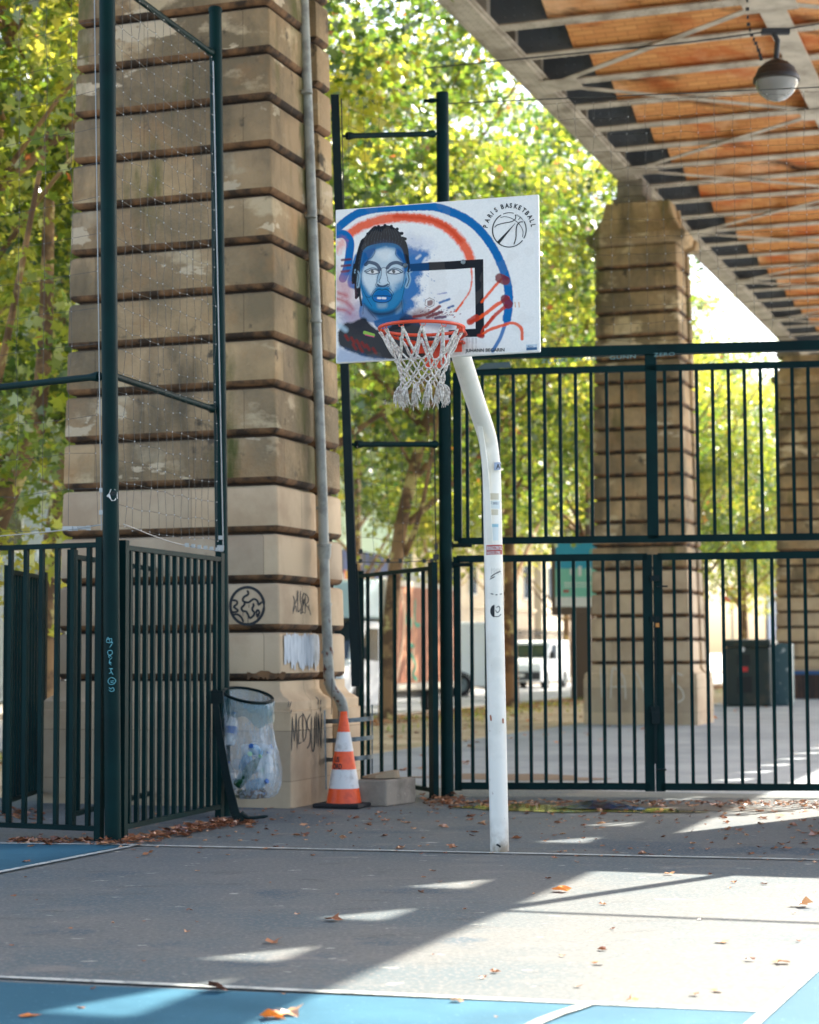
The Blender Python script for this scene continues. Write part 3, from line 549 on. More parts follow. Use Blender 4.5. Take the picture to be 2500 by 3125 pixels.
for t in (.62, .68, .74, .8, .86, .92, .96): p = cp.lerp(rp, t); mb.box(Vector((p.x, p.y, 2.045)), (.028, .02, .028))
mb.box(Vector((rp.x - .03, rp.y - .07, 2.14)), (.03, .03, .03)); mb.box(Vector((rp.x - .03, rp.y - .07, 2.06)), (.05, .04, .04))
mb.build('tension_cable', WIRE, F1)
for y, x in ((722, 481), (1694, 485)):
    pass
mb = MB()   # sticker + marker scrawl on the corner pole
def cyl_frame(base, dirn, r, zc, dcam):   # photo pixels on the camera-facing side of a pole
    def f(x, y):
        p = P(x, y, dcam); t = (p.z - base.z) / dirn.z; ax = base + dirn * t; s = max(-r * .97, min(r * .97, p.x - ax.x)); return Vector((ax.x + s, ax.y - math.sqrt(r * r - s * s) - .0012 - zc, p.z))
    return f
fp = cyl_frame(cp, dn, .055, 0, cp.y - .05)
st = [(345 + 12 * math.cos(t), 1510 + 19 * math.sin(t)) for t in [i * 6.283 / 16 for i in range(16)]]
mb.face([fp(x, y) for x, y in [(338, 1493), (350, 1493), (357, 1502), (357, 1520), (350, 1528), (340, 1528), (337, 1522), (325, 1514), (333, 1506)]]); mb.build('sticker', KNOT, F1)
mb = MB(); mb.face([cyl_frame(cp, dn, .055, .001, cp.y - .05)(x, y) for x, y in [(342, 1500), (350, 1499), (353, 1508), (345, 1513), (338, 1508)]]); mb.build('sticker_print', BLK, F1)
mb = MB(); strokes(mb, [[(800, 130), (840, 120), (835, 150), (800, 145), (815, 110), (830, 150)], [(835, 150), (848, 150), (825, 190)], [(840, 255), (815, 240), (812, 215), (840, 210), (845, 235), (820, 250), (825, 268)], [(845, 262), (822, 290), (840, 305), (820, 300), (838, 322)], [(820, 345), (850, 348), (835, 350), (838, 370), (852, 392)], [(838, 372), (822, 385)], [(830, 415), (812, 440), (830, 465), (858, 460), (870, 435), (850, 415), (830, 415)], [(830, 440), (858, 438)], [(832, 452), (855, 450)], [(820, 485), (835, 500), (850, 488), (858, 510), (835, 518), (820, 505)]], 1.5, fp, 0, 1900, 2.4643, 3)
mb.build('marker_scrawl', mat('marker_cyan', s2l(110, 190, 200), .5), F1)
# lower bar panels of the cage
a = G(-60, 2556); b = G(310, 2560)
cc = Vector((cp.x, cp.y, 0))
panel('fence_panel', 'front green bar fence panel at the left edge, ending at the corner pole', 'green bar fence panels', cc + W(-1.3, .14) , cc + W(-.14, .02), .08, 1.985, 9, .03, postR=.05)
panel('fence_panel', 'green bar fence panel running back from the corner pole to the rubbish bag', 'green bar fence panels', cc + (rp - cp) * .09, cc + (rp - cp) * .93, .08, 1.97, 13, .03, postL=.06, postR=.07)
a = G(222, 2528); b = G(519, 2440); panel('fence_panel', 'inner green bar panel seen through the side panel, with a wide end post', 'green bar fence panels', a, b, .1, 1.95, 12, .03, postL=.1)
a = G(20, 2484); b = G(125, 2446); panel('fence_panel', 'inner green bar panel seen edge-on at the far left', 'green bar fence panels', a, b, .1, 1.9, 12, .03, postL=.06, postR=.09)

# middle frame between pier and gate
m0t, m0b = P(1022, 290, 16.4), P(1086, 2095, 16.4); g2 = G(1366, 2432); g2t = P(1350, 283, g2.y)
F2 = thing('pole_cage', g2, 'narrow pole frame with cross rails between the nearest pier and the gate', 'net frame', 'pole frames with wire nets')
mb = MB(); mb.bar(m0t, m0b, .07, .05, Vector((0, 1, 0))); mb.bar(m0b + Vector((.0, .02, 1.02)), m0b + Vector((.05, 0, .02)), .03, .03, Vector((0, 1, 0))); tag(mb.build('pole', GRND, F2), 'leaning dark flat post that stops short of the ground')
mb = MB(); round_pole(mb, g2, g2t, .056); mb.build('pole', GRN, F2, smooth=40)
rail_(F2, P(1045, 415, 16.5), P(1338, 408, 17.1)); rail_(F2, P(1072, 1356, 16.5), P(1345, 1356, 17.1)); rail_(F2, P(1300, 308, 17.1), P(1338, 305, 17.1), .016)
mb = MB(); mb.tube([P(1042, 300, 16.5), P(1055, 900, 16.5), P(1088, 1750, 16.5)], .006, 6); mb.tube([P(1325, 1240, 17.1), P(1331, 1715, 17.1)], .006, 6); mb.tube(curvepts([P(1088, 1715, 16.5), P(1200, 1716, 16.8), P(1330, 1710, 17.1)], 5), .004, 6)
for x in (1100, 1185, 1222, 1295, 1318): mb.box(P(x, 1712, 16.6 + (x - 1100) * .0018), (.03, .02, .035))
mb.box(P(1331, 1670, 17.1), (.03, .03, .05)); mb.box(P(1331, 1700, 17.1), (.05, .03, .05)); mb.box(P(1101, 1683, 16.5), (.03, .02, .04)); mb.build('tension_cable', WIRED, F2)
d_ = (P(1320, 1700, 17.1) - P(1095, 1700, 16.5)); d_.z = 0
net_mesh('wire_net', F2, P(1095, 1690, 16.5), d_ / 5, Vector((-.003, 0, .152)), 5, 26, .03)
panel('fence_panel', 'short green bar fence panel between the drainpipe and the round gate pole', 'green bar fence panels', G(1105, 2398) , Vector((P(1318, 2400, 16.98).x, 16.98, 0)), .07, 1.97, 5, .028, postL=.09, postR=.1)
mb = MB(); c = G(1137, 2400)

# gate
GA = W(-5.25, 16.38); GB = W(-2.12, 16.99); gd = (GB - GA).normalized(); gn = Vector((gd.y, -gd.x, 0))
def gp(x, y, off=0): return onplane(x, y, GA, gn) + gn * off
GAP = 2004
def gate_leaf(label, x0, x1, nb, stile0, stile1):
    a = gp(x0, 2200); b = gp(x1, 2200); a.z = b.z = 0
    root = thing('gate_leaf', a, label, 'gate', 'green gate leaves'); d = (b - a).normalized(); Z = Vector((0, 0, 1))
    z0, z1 = .09, 2.06; mb = MB(); za = lambda p, z: Vector((p.x, p.y, z))
    mb.bar(za(a, z1), za(b, z1), .05, .06); mb.bar(za(a, z0), za(b, z0), .05, .06)
    for p, w_ in ((a, stile0), (b, stile1)):
        if w_: mb.bar(za(p, z0 - .04), za(p, z1 + .02), .05, w_, d)
    mb.build('frame', GRN, root); mb = MB(); L_ = (b - a).length
    for i in range(1, nb): p = a + d * L_ * i / nb; mb.bar(za(p, z0 + .03), za(p, z1 - .03), .03, .03, gn)
    mb.build('bars', GRN, root); return root, a, b, d
gl, a, b, d = gate_leaf('left leaf of the tall green bar gate, behind the white hoop post', 1398, 1982, 13, .06, .085)
mb = MB()
for y in (1765, 1890, 2165): mb.box(gp(1999, y, .04), (.08, .03, .05))
mb.bar(gp(2000, 1880, .05), gp(2002, 2330, .05), .022, .022, gn); mb.box(gp(2018, 2348, .05), (.09, .02, .015)); mb.box(gp(2022, 1790, .05), (.09, .02, .015)); mb.box(gp(2002, 2190, .06), (.07, .03, .1)); mb.build('bolt', GRND, gl)
mb = MB(); c = gp(2007, 1908, .07); mb.box(c, (.03, .02, .035)); mb.build('padlock', mat('brass', s2l(180, 120, 60), .4, .6), gl)
for y in (1665, 1724): mb = MB(); q_ = gp(1400, y, .02); mb.tube([q_ - gd * .1, q_ + gd * .12], .018, 10); mb.box(q_ - gd * .07, (.05, .06, .06)); mb.build('hinge', GRND, gl, smooth=40)
gr, a, b, d = gate_leaf('right leaf of the tall green bar gate, cut by the right edge of the photo', 2014, 2720, 14, .08, .06)
# upper fixed part
a = gp(1398, 1660); b = gp(2720, 1600); TR = thing('transom_fence', Vector((a.x, a.y, 2.2)), 'fixed upper row of green bars with a graffitied box beam above the gate', 'fence')
za = lambda p, z: Vector((p.x, p.y, z)); mb = MB(); zt = 3.70; zb = 2.215
mb.bar(za(a, zb), za(b, zb), .05, .06); mb.bar(za(a, zt), za(b, zt), .05, .055)
for x, w_ in ((1398, .07), (1993, .10)): p = gp(x, 1600); mb.bar(za(p, zb), za(p, zt + (.12 if x != 1398 else 0)), .05, w_, gd)
mb.build('frame', GRN, TR); mb = MB(); xs = [1428 + 47.6 * i for i in range(11)] + [2035 + 48.9 * i for i in range(14)]
for x in xs: p = gp(x, 1600); mb.bar(za(p, zb + .03), za(p, zt - .02), .03, .03, gn)
mb.build('bars', GRN, TR); mb = MB(); p0, p1_ = gp(1372, 1100), gp(2760, 1040); mb.bar(za(p0, 3.86), za(p1_, 3.86), .09, .085); mb.build('box_beam', GRN, TR)
mb = MB()
fb = lambda x, y: onplane(x, y, GA + gn * .055, gn)
for s, x, y, sz, sl_ in (('ZCMO', 1652, 1108, 26, .05), ('ZCAO', 1750, 1102, 24, .05), ('GUNN', 1860, 1097, 26, .05), ('ZERO', 1995, 1088, 24, .05)):
    textmesh(mb, s, sz, lambda u, v, x=x, y=y: fb(x + u, y - v * .62 - u * .05), 0, 1.1)
mb.build('beam_tag', mat('faint_spray', s2l(120, 160, 158), .7), TR)
mb = MB(); mb.face([fb(1450, 1128), fb(1560, 1122), fb(1556, 1104), fb(1480, 1108)]); mb.build('worn_patch', mat('worn', s2l(80, 96, 96), .7), TR)
# big net above the gate
F3 = thing('net_curtain', za(GA, 3.9), 'fine knotted wire net stretched above the gate in front of the viaduct', 'net')
net_mesh('wire_net', F3, za(GA, 3.95) + gd * .06, gd * .152, Vector((0, 0, .152)), 31, 14, 0)
mb = MB(); p_, q_ = za(GA, 6.12), za(GA + gd * 4.8, 6.12); mb.tube([p_, q_], .005, 6); mb.build('top_cable', WIRED, F3)

# unseen right-hand cage corner and invented screen, placed to cast the striped court shadows
F4 = thing('pole_cage', W(-.17, 15.0), 'tall green pole frame at the right corner of the court, casting the thin shadows', 'net frame', 'pole frames with wire nets')
for u, v in ((-.17, 15.0), (2.6, 15.0)): mb = MB(); round_pole(mb, W(u, v, 0), W(u, v, 6.25)); mb.build('pole', GRN, F4, smooth=40)
rail_(F4, W(-.17, 15.0, 6.2), W(2.6, 15.0, 6.2)); rail_(F4, W(-.17, 15.0, 6.2), W(-.17, 17.3, 6.2))
F5 = thing('shadow_screen', W(-1.3, 16.4), 'dark green unseen sheet between tall poles right of the gate, added to cast the shadow band', 'screen')
for u in (-1.3, 2.5): mb = MB(); round_pole(mb, W(u, 16.46, 0), W(u, 16.46, 6.0)); mb.build('pole', GRN, F5, smooth=40)
mb = MB(); mb.uvbox(-1.28, 2.48, 16.38, 16.392, .1, 5.75); mb.build('sheet', GRND, F5)

# ------------------------------------------------------------------ basketball hoop
PB = G(1525, 2598); PB.z = 0
BR, BL = (P(1650, 1073, 11.08), P(1027, 1106, 11.37))
H = thing('basketball_hoop', PB, 'white goose-neck basketball post carrying a spray-painted backboard and orange rim', 'basketball hoop')
pd = P(1502, 1500, PB.y - .02) - PB; pd = pd / pd.z
bd = Vector((BR.x - BL.x, BR.y - BL.y, 0)); BW = bd.length; bd.normalize(); bn = Vector((bd.y, -bd.x, 0))       # bn faces the camera
bc = Vector(((BR.x + BL.x) / 2, (BR.y + BL.y) / 2, 0)); ZB = 2.937; BH = .908; TILT = .018
arm_end = bc - bn * .1 + Vector((0, 0, 3.33)) + bd * .01
top = PB + pd * 2.36
mid = PB + pd * 2.62 + (arm_end - PB - pd * 2.6).normalized() * .06
path = [PB, PB + pd * .8, PB + pd * 1.6] + curvepts([PB + pd * 2.2, PB + pd * 2.36, PB + pd * 2.5 + (bc - PB).normalized() * .035, PB + pd * 2.63 + Vector((bc.x - PB.x, bc.y - PB.y, 0)).normalized() * .12, arm_end.lerp(PB + pd * 2.5, .55), arm_end], 5)
path = [Vector((p.x, p.y, p.z)) for p in path]
mb = MB(); mb.tube(path, .059, 28); mb.build('post', WHITE, H, smooth=40)
hd = Vector((bc.x - PB.x, bc.y - PB.y, 0)).normalized()   # direction of the arm
# stiffening gusset with three holes
mb = MB(); e0 = PB + pd * 2.02 + hd * .06; e1 = PB + pd * 2.62 + hd * .2 ; sd = hd.cross(Vector((0, 0, 1)))
outer = curvepts([PB + pd * 1.93 + hd * .058, PB + pd * 2.1 + hd * .085, PB + pd * 2.35 + hd * .13, PB + pd * 2.62 + hd * .24, PB + pd * 2.72 + hd * .33], 4)
for i in range(len(outer) - 1): mb.bar(outer[i], outer[i + 1], .03, .008, hd)
inner = [PB + pd * 1.93 + hd * .05, PB + pd * 2.36 + hd * .055, PB + pd * 2.66 + hd * .2]
inn = curvepts(inner, 8)[:len(outer)]
n = min(len(outer), len(inn)); mb.mesh(outer[:n] + inn[:n], [(i, i + 1, n + i + 1, n + i) for i in range(n - 1)]); mb.build('gusset', WHITE, H)
hm = mat('gusset_hole', s2l(120, 118, 110), .9); mb = MB()
# board
def bp(s, t, off=0.): return bc + bd * (s - .5) * BW + Vector((0, 0, ZB + t * BH + (s - .5) * TILT)) + bn * off
NX, NY = 420, 318
BC = [(98, 203), (1597, 95), (1620, 1270), (128, 1355)]      # TL TR BR BL in the painting's own pixel frame
s_, t_ = np.meshgrid((np.arange(NX) + .5) / NX, (np.arange(NY) + .5) / NY)
X = (1 - s_) * (t_ * BC[0][0] + (1 - t_) * BC[3][0]) + s_ * (t_ * BC[1][0] + (1 - t_) * BC[2][0])
Y = (1 - s_) * (t_ * BC[0][1] + (1 - t_) * BC[3][1]) + s_ * (t_ * BC[1][1] + (1 - t_) * BC[2][1])
IMG = np.ones((NY, NX, 3)) * np.array(s2l(240, 237, 230))
def vn(scale, seed, oct=4):
    out = np.zeros_like(X); rg = np.random.default_rng(seed); amp = 1; tot = 0
    for o_ in range(oct):
        g = rg.random((80, 80)); x = (X / scale * 2 ** o_) % 79; y = (Y / scale * 2 ** o_) % 79; xi = x.astype(int); yi = y.astype(int); fx = x - xi; fy = y - yi; fx = fx * fx * (3 - 2 * fx); fy = fy * fy * (3 - 2 * fy)
        xj = (xi + 1) % 80; yj = (yi + 1) % 80
        out += amp * ((g[yi, xi] * (1 - fx) + g[yi, xj] * fx) * (1 - fy) + (g[yj, xi] * (1 - fx) + g[yj, xj] * fx) * fy); tot += amp; amp *= .55
    return out / tot
N1, N2 = vn(60, 1), vn(16, 2)
def segd(pts):
    d = np.full(X.shape, 1e9)
    for (x0, y0), (x1, y1) in zip(pts[:-1], pts[1:]):
        dx, dy = x1 - x0, y1 - y0; L2 = dx * dx + dy * dy + 1e-9; t = np.clip(((X - x0) * dx + (Y - y0) * dy) / L2, 0, 1); d = np.minimum(d, np.hypot(X - x0 - t * dx, Y - y0 - t * dy))
    return d
def blend(mask, col): 
    global IMG
    IMG = IMG * (1 - mask[..., None]) + np.array(col) * mask[..., None]
def stroke(pts, w, col, al=1., soft=3., nz=0., k=5):
    p = [tuple(q) for q in curvepts([Vector(q) for q in pts], k)] if k else pts
    d = segd(p) + (N2 - .5) * nz; blend(al * np.clip((w / 2 - d) / soft + .5, 0, 1), col)
def inside(pts):
    c = np.zeros(X.shape, bool); n = len(pts)
    for i in range(n):
        x0, y0 = pts[i]; x1, y1 = pts[(i + 1) % n]
        if y0 == y1: continue
        c ^= ((Y < max(y0, y1)) & (Y >= min(y0, y1)) & (X < (x1 - x0) * (Y - y0) / (y1 - y0) + x0))
    return c
def poly(pts, col, al=1., soft=3., nz=0., k=3):
    p = [tuple(q) for q in curvepts([Vector(q) for q in list(pts) + [pts[0]]], k)] if k else list(pts) + [pts[0]]
    d = segd(p); sd_ = np.where(inside(p[:-1]), d, -d) + (N1 - .5) * nz + (N2 - .5) * nz * .5; blend(al * np.clip(sd_ / soft + .5, 0, 1), col)
B_, DB, LB, PG = s2l(0, 104, 168), s2l(6, 44, 72), s2l(70, 140, 176), s2l(196, 210, 214)
OR, RD, BK, WH = s2l(242, 82, 16), s2l(150, 36, 28), s2l(24, 28, 34), s2l(226, 226, 222)
T = lambda pts: [(167.7 + x * .4167, 239.6 + y * .4167) for x, y in pts]
stroke([(100, 350), (190, 270), (290, 215), (430, 188), (640, 178), (830, 178), (960, 215), (1080, 275), (1180, 360), (1270, 480), (1340, 620), (1385, 760), (1398, 900), (1385, 1030)], 62, B_, soft=8, nz=8)
stroke([(1385, 1030), (1360, 1110), (1335, 1180), (1285, 1270)], 26, B_, .9, 8)
stroke([(200, 385), (290, 325), (420, 280), (560, 258), (700, 262), (830, 285), (950, 350), (1040, 440), (1090, 520), (1110, 580)], 70, OR, .92, 22, 22)
stroke([(540, 250), (700, 258), (830, 282), (950, 345), (1040, 440)], 30, s2l(216, 60, 20), .8, 24, 10)
stroke([(1118, 640), (1125, 730), (1110, 820), (1060, 900), (1015, 970)], 12, OR, .85, 8, 8)
stroke([(100, 385), (165, 385), (208, 440), (205, 540), (190, 640), (160, 720)], 62, B_, 1, 6)
for y in (580, 625, 668): stroke([(150, y), (215, y - 6)], 18, s2l(96, 44, 60), .9, 8)
stroke([(110, 500), (150, 440)], 60, OR, .5, 50, 40); poly([(100, 700), (240, 760), (260, 1000), (110, 960)], s2l(190, 130, 130), .4, 90, 60)
for p in ([(110, 870), (190, 900), (240, 950)], [(120, 950), (180, 960), (220, 985)], [(130, 830), (190, 850)]): stroke(p, 26, s2l(186, 60, 50), .7, 26, 12)
poly([(120, 980), (330, 900), (420, 1050), (300, 1130), (150, 1080)], s2l(96, 92, 150), .55, 110, 90)
# blue cloud right and left of the head
poly(T([(1120, 560), (1350, 610), (1560, 680), (1480, 840), (1400, 980), (1390, 1120), (1310, 1220), (1400, 1380), (1270, 1520), (1330, 1620), (1180, 1760), (900, 1800), (1000, 1200)]), B_, .95, 45, 70)
poly(T([(1130, 380), (1400, 430), (1600, 600), (1300, 640), (1120, 560)]), s2l(150, 160, 200), .35, 90, 60)
poly(T([(60, 1180), (130, 900), (230, 690), (330, 900), (330, 1330), (160, 1330), (80, 1290)]), B_, .95, 14, 10)
for q in ([(1310, 790), (1370, 740)], [(1430, 860), (1470, 790)]): stroke(T(q), 18, WH, .8, 14)
poly(T([(340, 1500), (1080, 1500), (1100, 1750), (1130, 1900), (640, 1960), (300, 1850)]), s2l(40, 110, 160), 1, 14)
poly(T([(360, 1640), (460, 1720), (640, 1900), (560, 1960), (330, 1850)]), s2l(140, 150, 170), .7, 24)
poly(T([(960, 1640), (1050, 1550), (1060, 1700), (960, 1800)]), s2l(150, 176, 190), .6, 24)
poly(T([(170, 1000), (230, 680), (290, 460), (360, 400), (420, 310), (530, 200), (610, 210), (720, 185), (810, 190), (900, 230), (1000, 320), (1040, 420), (1110, 480), (1150, 600), (1170, 760), (1160, 880), (1120, 880), (1060, 760), (1000, 620), (760, 560), (500, 600), (380, 760), (310, 1000), (310, 1400), (250, 1520), (205, 1500), (210, 1260), (145, 1240)]), BK, 1, 4, 4)
poly(T([(345, 640), (420, 570), (600, 520), (760, 505), (930, 530), (1040, 620), (1090, 800), (1140, 960), (1135, 1200), (1095, 1420), (1050, 1560), (950, 1690), (760, 1770), (560, 1770), (410, 1640), (335, 1450), (300, 1200), (290, 1000), (310, 800)]), s2l(24, 124, 172), 1, 4)
poly(T([(420, 620), (700, 560), (930, 580), (1040, 640), (1000, 560), (760, 470), (520, 520)]), s2l(40, 60, 96), .6, 40)
poly(T([(575, 640), (760, 600), (925, 640), (930, 720), (1030, 830), (1060, 880), (1090, 1000), (1080, 1200), (1000, 1330), (860, 1420), (840, 1300), (700, 1300), (590, 1300), (500, 1440), (400, 1340), (330, 1160), (320, 1030), (400, 850), (480, 790), (520, 700)]), PG, .95, 30, 14)
poly(T([(960, 1180), (1080, 1100), (1070, 1400), (960, 1600), (820, 1650), (880, 1420)]), s2l(50, 128, 170), .75, 60, 20)
poly(T([(320, 1200), (400, 1330), (480, 1480), (440, 1600), (340, 1440)]), s2l(40, 118, 165), .8, 40)
poly(T([(610, 1610), (780, 1600), (780, 1680), (640, 1690)]), s2l(150, 172, 180), .7, 24)
poly(T([(380, 1620), (560, 1740), (760, 1760), (940, 1700), (1060, 1560), (1040, 1680), (900, 1800), (720, 1840), (520, 1810)]), s2l(26, 40, 56), .85, 34)
poly(T([(600, 650), (800, 640), (870, 700), (850, 800), (700, 830), (590, 720)]), s2l(226, 230, 228), .8, 40)
poly(T([(680, 980), (760, 970), (770, 1130), (750, 1240), (690, 1240), (660, 1130)]), s2l(204, 216, 220), .8, 16)
poly(T([(345, 1050), (460, 1090), (590, 1110), (585, 1210), (520, 1320), (430, 1300), (350, 1180)]), s2l(214, 222, 222), .75, 30, 16)
poly(T([(820, 1100), (960, 1090), (1050, 1060), (1040, 1180), (960, 1230), (860, 1220)]), s2l(206, 214, 216), .7, 30, 16)
poly(T([(345, 640), (560, 580), (540, 700), (470, 800), (390, 880), (320, 1000), (300, 900)]), s2l(10, 80, 140), .85, 24, 12)
poly(T([(940, 600), (1040, 640), (1100, 800), (1135, 1000), (1090, 1060), (1060, 880), (1000, 790), (940, 700)]), s2l(8, 78, 140), .85, 20, 12)
poly(T([(610, 960), (670, 960), (660, 1180), (610, 1240), (590, 1180)]), s2l(120, 160, 184), .6, 16)
ln = lambda lst, w, col=DB, al=.85: [stroke(T(p), w * .4167, col, al, 2.5) for p in lst]
ln([[(390, 900), (450, 860), (550, 880), (610, 920), (650, 990)], [(785, 960), (850, 890), (960, 865), (1060, 905)]], 62, s2l(20, 44, 76))
ln([[(370, 1020), (430, 990), (520, 960), (610, 990), (650, 1040)], [(780, 1040), (840, 990), (910, 965), (1000, 985), (1070, 1030)]], 16)
poly(T([(430, 1040), (500, 995), (590, 1005), (635, 1045), (550, 1068), (470, 1060)]), WH, 1, 3, k=2); poly(T([(810, 1045), (870, 1000), (950, 1000), (1020, 1045), (930, 1068), (850, 1062)]), WH, 1, 3, k=2)
ln([[(380, 1030), (440, 1025), (500, 990), (590, 1000), (645, 1045)], [(400, 1050), (480, 1072), (560, 1072), (640, 1050)], [(795, 1045), (860, 1000), (950, 995), (1040, 1045)], [(800, 1055), (870, 1070), (950, 1072), (1060, 1045)]], 18, s2l(14, 40, 70))
ln([[(512, 1020), (518, 1034)], [(898, 1020), (904, 1034)]], 54, BK)
ln([[(650, 940), (680, 1020), (670, 1130), (640, 1200), (660, 1240)], [(780, 950), (765, 1040), (790, 1140), (800, 1200)], [(640, 1050), (610, 1130), (600, 1220), (580, 1270), (610, 1305), (640, 1290)], [(800, 1200), (830, 1240), (820, 1290), (790, 1305)], [(680, 970), (720, 955), (760, 970)]], 12)
ln([[(615, 1265), (650, 1290), (700, 1298), (750, 1290), (800, 1262)]], 34, s2l(16, 44, 74))
ln([[(590, 1330), (520, 1410), (495, 1480), (460, 1500), (400, 1470)], [(830, 1330), (900, 1420), (880, 1480)], [(540, 620), (555, 680), (500, 770), (440, 800), (400, 880)], [(935, 630), (930, 720), (1000, 800), (1030, 830)], [(330, 1000), (320, 1150), (340, 1330), (420, 1500), (520, 1660)], [(1090, 1040), (1085, 1200), (1050, 1330)], [(1060, 1530), (1085, 1400), (1130, 1150)], [(1050, 1560), (1080, 1800)], [(370, 1640), (360, 1800)], [(450, 1720), (600, 1900)]], 9)
poly(T([(540, 1470), (600, 1400), (660, 1370), (710, 1380), (770, 1370), (830, 1420), (870, 1475), (700, 1465)]), B_, 1, 4); poly(T([(530, 1490), (700, 1480), (870, 1485), (830, 1560), (700, 1590), (580, 1565)]), s2l(20, 104, 170), 1, 4)
ln([[(520, 1480), (560, 1400), (640, 1350), (700, 1365), (770, 1350), (850, 1410), (880, 1470)], [(520, 1490), (560, 1560), (650, 1590), (760, 1590), (850, 1550), (880, 1490)], [(550, 1475), (700, 1465), (860, 1480)]], 16)
for q in ([(630, 1510), (670, 1512)], [(710, 1512), (760, 1514)]): stroke(T(q), 16, WH, 1, 5)
for q in ([(200, 1020), (250, 1060), (260, 1160), (250, 1290)], [(1210, 1010), (1160, 1060), (1180, 1180), (1140, 1300)]): stroke(T(q), 30, s2l(150, 180, 196), .95, 10); stroke(T(q), 7, DB, .9, 3)
for i in range(9): aa = -1.25 + i * .31; stroke(T([(730 + 330 * math.sin(aa), 520 - 300 * math.cos(aa)), (730 + 400 * math.sin(aa * .95), 560 - 372 * math.cos(aa))]), 24, BK, 1, 3)
for q in ([(1130, 700), (1175, 900), (1160, 1020)], [(230, 1000), (215, 1300), (235, 1500)], [(290, 1350), (300, 1480), (330, 1640)], [(185, 900), (160, 1100), (165, 1230)]): stroke(T(q), 16, BK, .95, 3)
for i in range(13): xx = 360 + i * 55; stroke(T([(xx - 30 * (i - 6) * .1, 560), (xx + 20, 420), (xx + (6 - i) * 18 + 20, 250)]), 1.8, s2l(96, 104, 116), .55, 2)
for i in range(5): stroke(T([(250 + i * 14, 1300 - i * 60), (270 + i * 16, 800), (340 + i * 20, 500)]), 1.8, s2l(84, 96, 110), .5, 2)
# shirt
poly([(400, 1040), (640, 985), (700, 1060), (520, 1120), (420, 1090)], s2l(30, 90, 140), .95, 10, 6)
for q in ([(110, 640), (200, 820)], [(150, 760), (250, 1010)]): stroke(q, 90, s2l(196, 120, 130), .28, 80, 60)
for i in range(60): xx, yy = random.gauss(900, 70), random.gauss(985, 22); stroke([(xx, yy), (xx + 6, yy - 3)], random.uniform(3, 9), random.choice([s2l(130, 34, 24), s2l(170, 60, 40), s2l(60, 60, 110)]), .7, 3, k=0)
for i in range(60): xx, yy = random.gauss(740, 60), random.gauss(760, 130); stroke([(xx, yy), (xx + 4, yy + 3)], random.uniform(3, 10), s2l(20, 100, 165), .45, 5, k=0)
poly([(130, 1130), (180, 1060), (240, 1050), (330, 1010), (370, 1060), (470, 1120), (560, 1060), (640, 1000), (740, 1040), (790, 1150), (900, 1180), (960, 1300), (480, 1335), (300, 1300), (150, 1230)], s2l(24, 26, 32), .96, 18, 18)
for q in ([(150, 1080), (190, 1110)],): stroke(q, 36, s2l(176, 200, 210), .8, 24)
for i, (x, y) in enumerate([(190, 1150), (235, 1170), (275, 1190), (315, 1205), (350, 1225), (400, 1250), (250, 1220), (300, 1240)]): stroke([(x, y), (x + 22, y + 34)], 20, s2l(140, 40, 32), .8, 14)
poly([(150, 1240), (300, 1290), (480, 1320), (480, 1350), (130, 1360)], s2l(40, 110, 170), .5, 40, 30)
stroke([(335, 1130), (400, 1150)], 26, s2l(150, 190, 80), 1, 4, k=0); stroke([(340, 1146), (404, 1162)], 9, s2l(214, 90, 120), 1, 3, k=0)
stroke([(640, 1000), (760, 1045), (960, 1080)], 70, s2l(40, 70, 110), .6, 40)
# black target rectangle
bl = lambda pts: poly(pts, BK, 1, 2, k=0)
bl([(800, 600), (1206, 578), (1209, 640), (804, 662)]); bl([(1143, 580), (1206, 578), (1222, 1160), (1160, 1165)]); bl([(960, 1112), (1220, 1100), (1222, 1160), (960, 1172)])
poly([(660, 612), (806, 600), (808, 662), (668, 668)], s2l(4, 62, 104), 1, 5, k=0)
# red and blue flicks
for p, w_, c_ in (([(1120, 1050), (1200, 1010), (1300, 930), (1390, 870)], 26, OR), ([(1200, 900), (1280, 800), (1340, 730)], 20, OR), ([(1230, 1090), (1300, 1000), (1380, 930)], 26, s2l(200, 54, 26)), ([(1330, 720), (1370, 740)], 70, s2l(120, 30, 40)), ([(1370, 880), (1395, 920)], 66, s2l(120, 34, 50)),
    ([(1115, 1050), (1160, 1020)], 50, s2l(190, 50, 24)), ([(1200, 1150), (1260, 1110), (1350, 1080), (1430, 1060), (1490, 1100), (1497, 1180)], 22, OR), ([(1195, 1160), (1215, 1100), (1290, 1010)], 14, s2l(200, 54, 26)), ([(1185, 1155), (1210, 1160)], 30, s2l(170, 40, 30)),
    ([(700, 1010), (800, 990), (890, 935)], 22, s2l(140, 36, 24)), ([(800, 1015), (905, 975)], 22, s2l(110, 50, 60)), ([(860, 1020), (935, 1012)], 22, s2l(90, 60, 90)), ([(890, 905), (960, 880)], 18, B_), ([(955, 945), (990, 930)], 16, s2l(10, 80, 140)), ([(875, 840), (940, 830)], 8, s2l(150, 150, 190)), ([(1010, 970), (1060, 905)], 14, OR)):
    stroke(p, w_, c_, .92, 8, 8)
poly([(680, 980), (740, 950), (860, 990), (900, 1010), (700, 1020)], s2l(110, 40, 44), .6, 40, 30)
hexp = [(815, 868), (850, 885), (848, 925), (815, 942), (782, 925), (784, 885), (815, 868)]; stroke(hexp, 4, s2l(90, 60, 60), .9, 2, k=0); poly([(795, 890), (835, 885), (838, 920), (800, 928)], s2l(120, 50, 44), .8, 8, 10)
for x in (1442, 1470): stroke([(x, 905), (x + 4, 940)], 7, s2l(220, 170, 120), .9, 4)
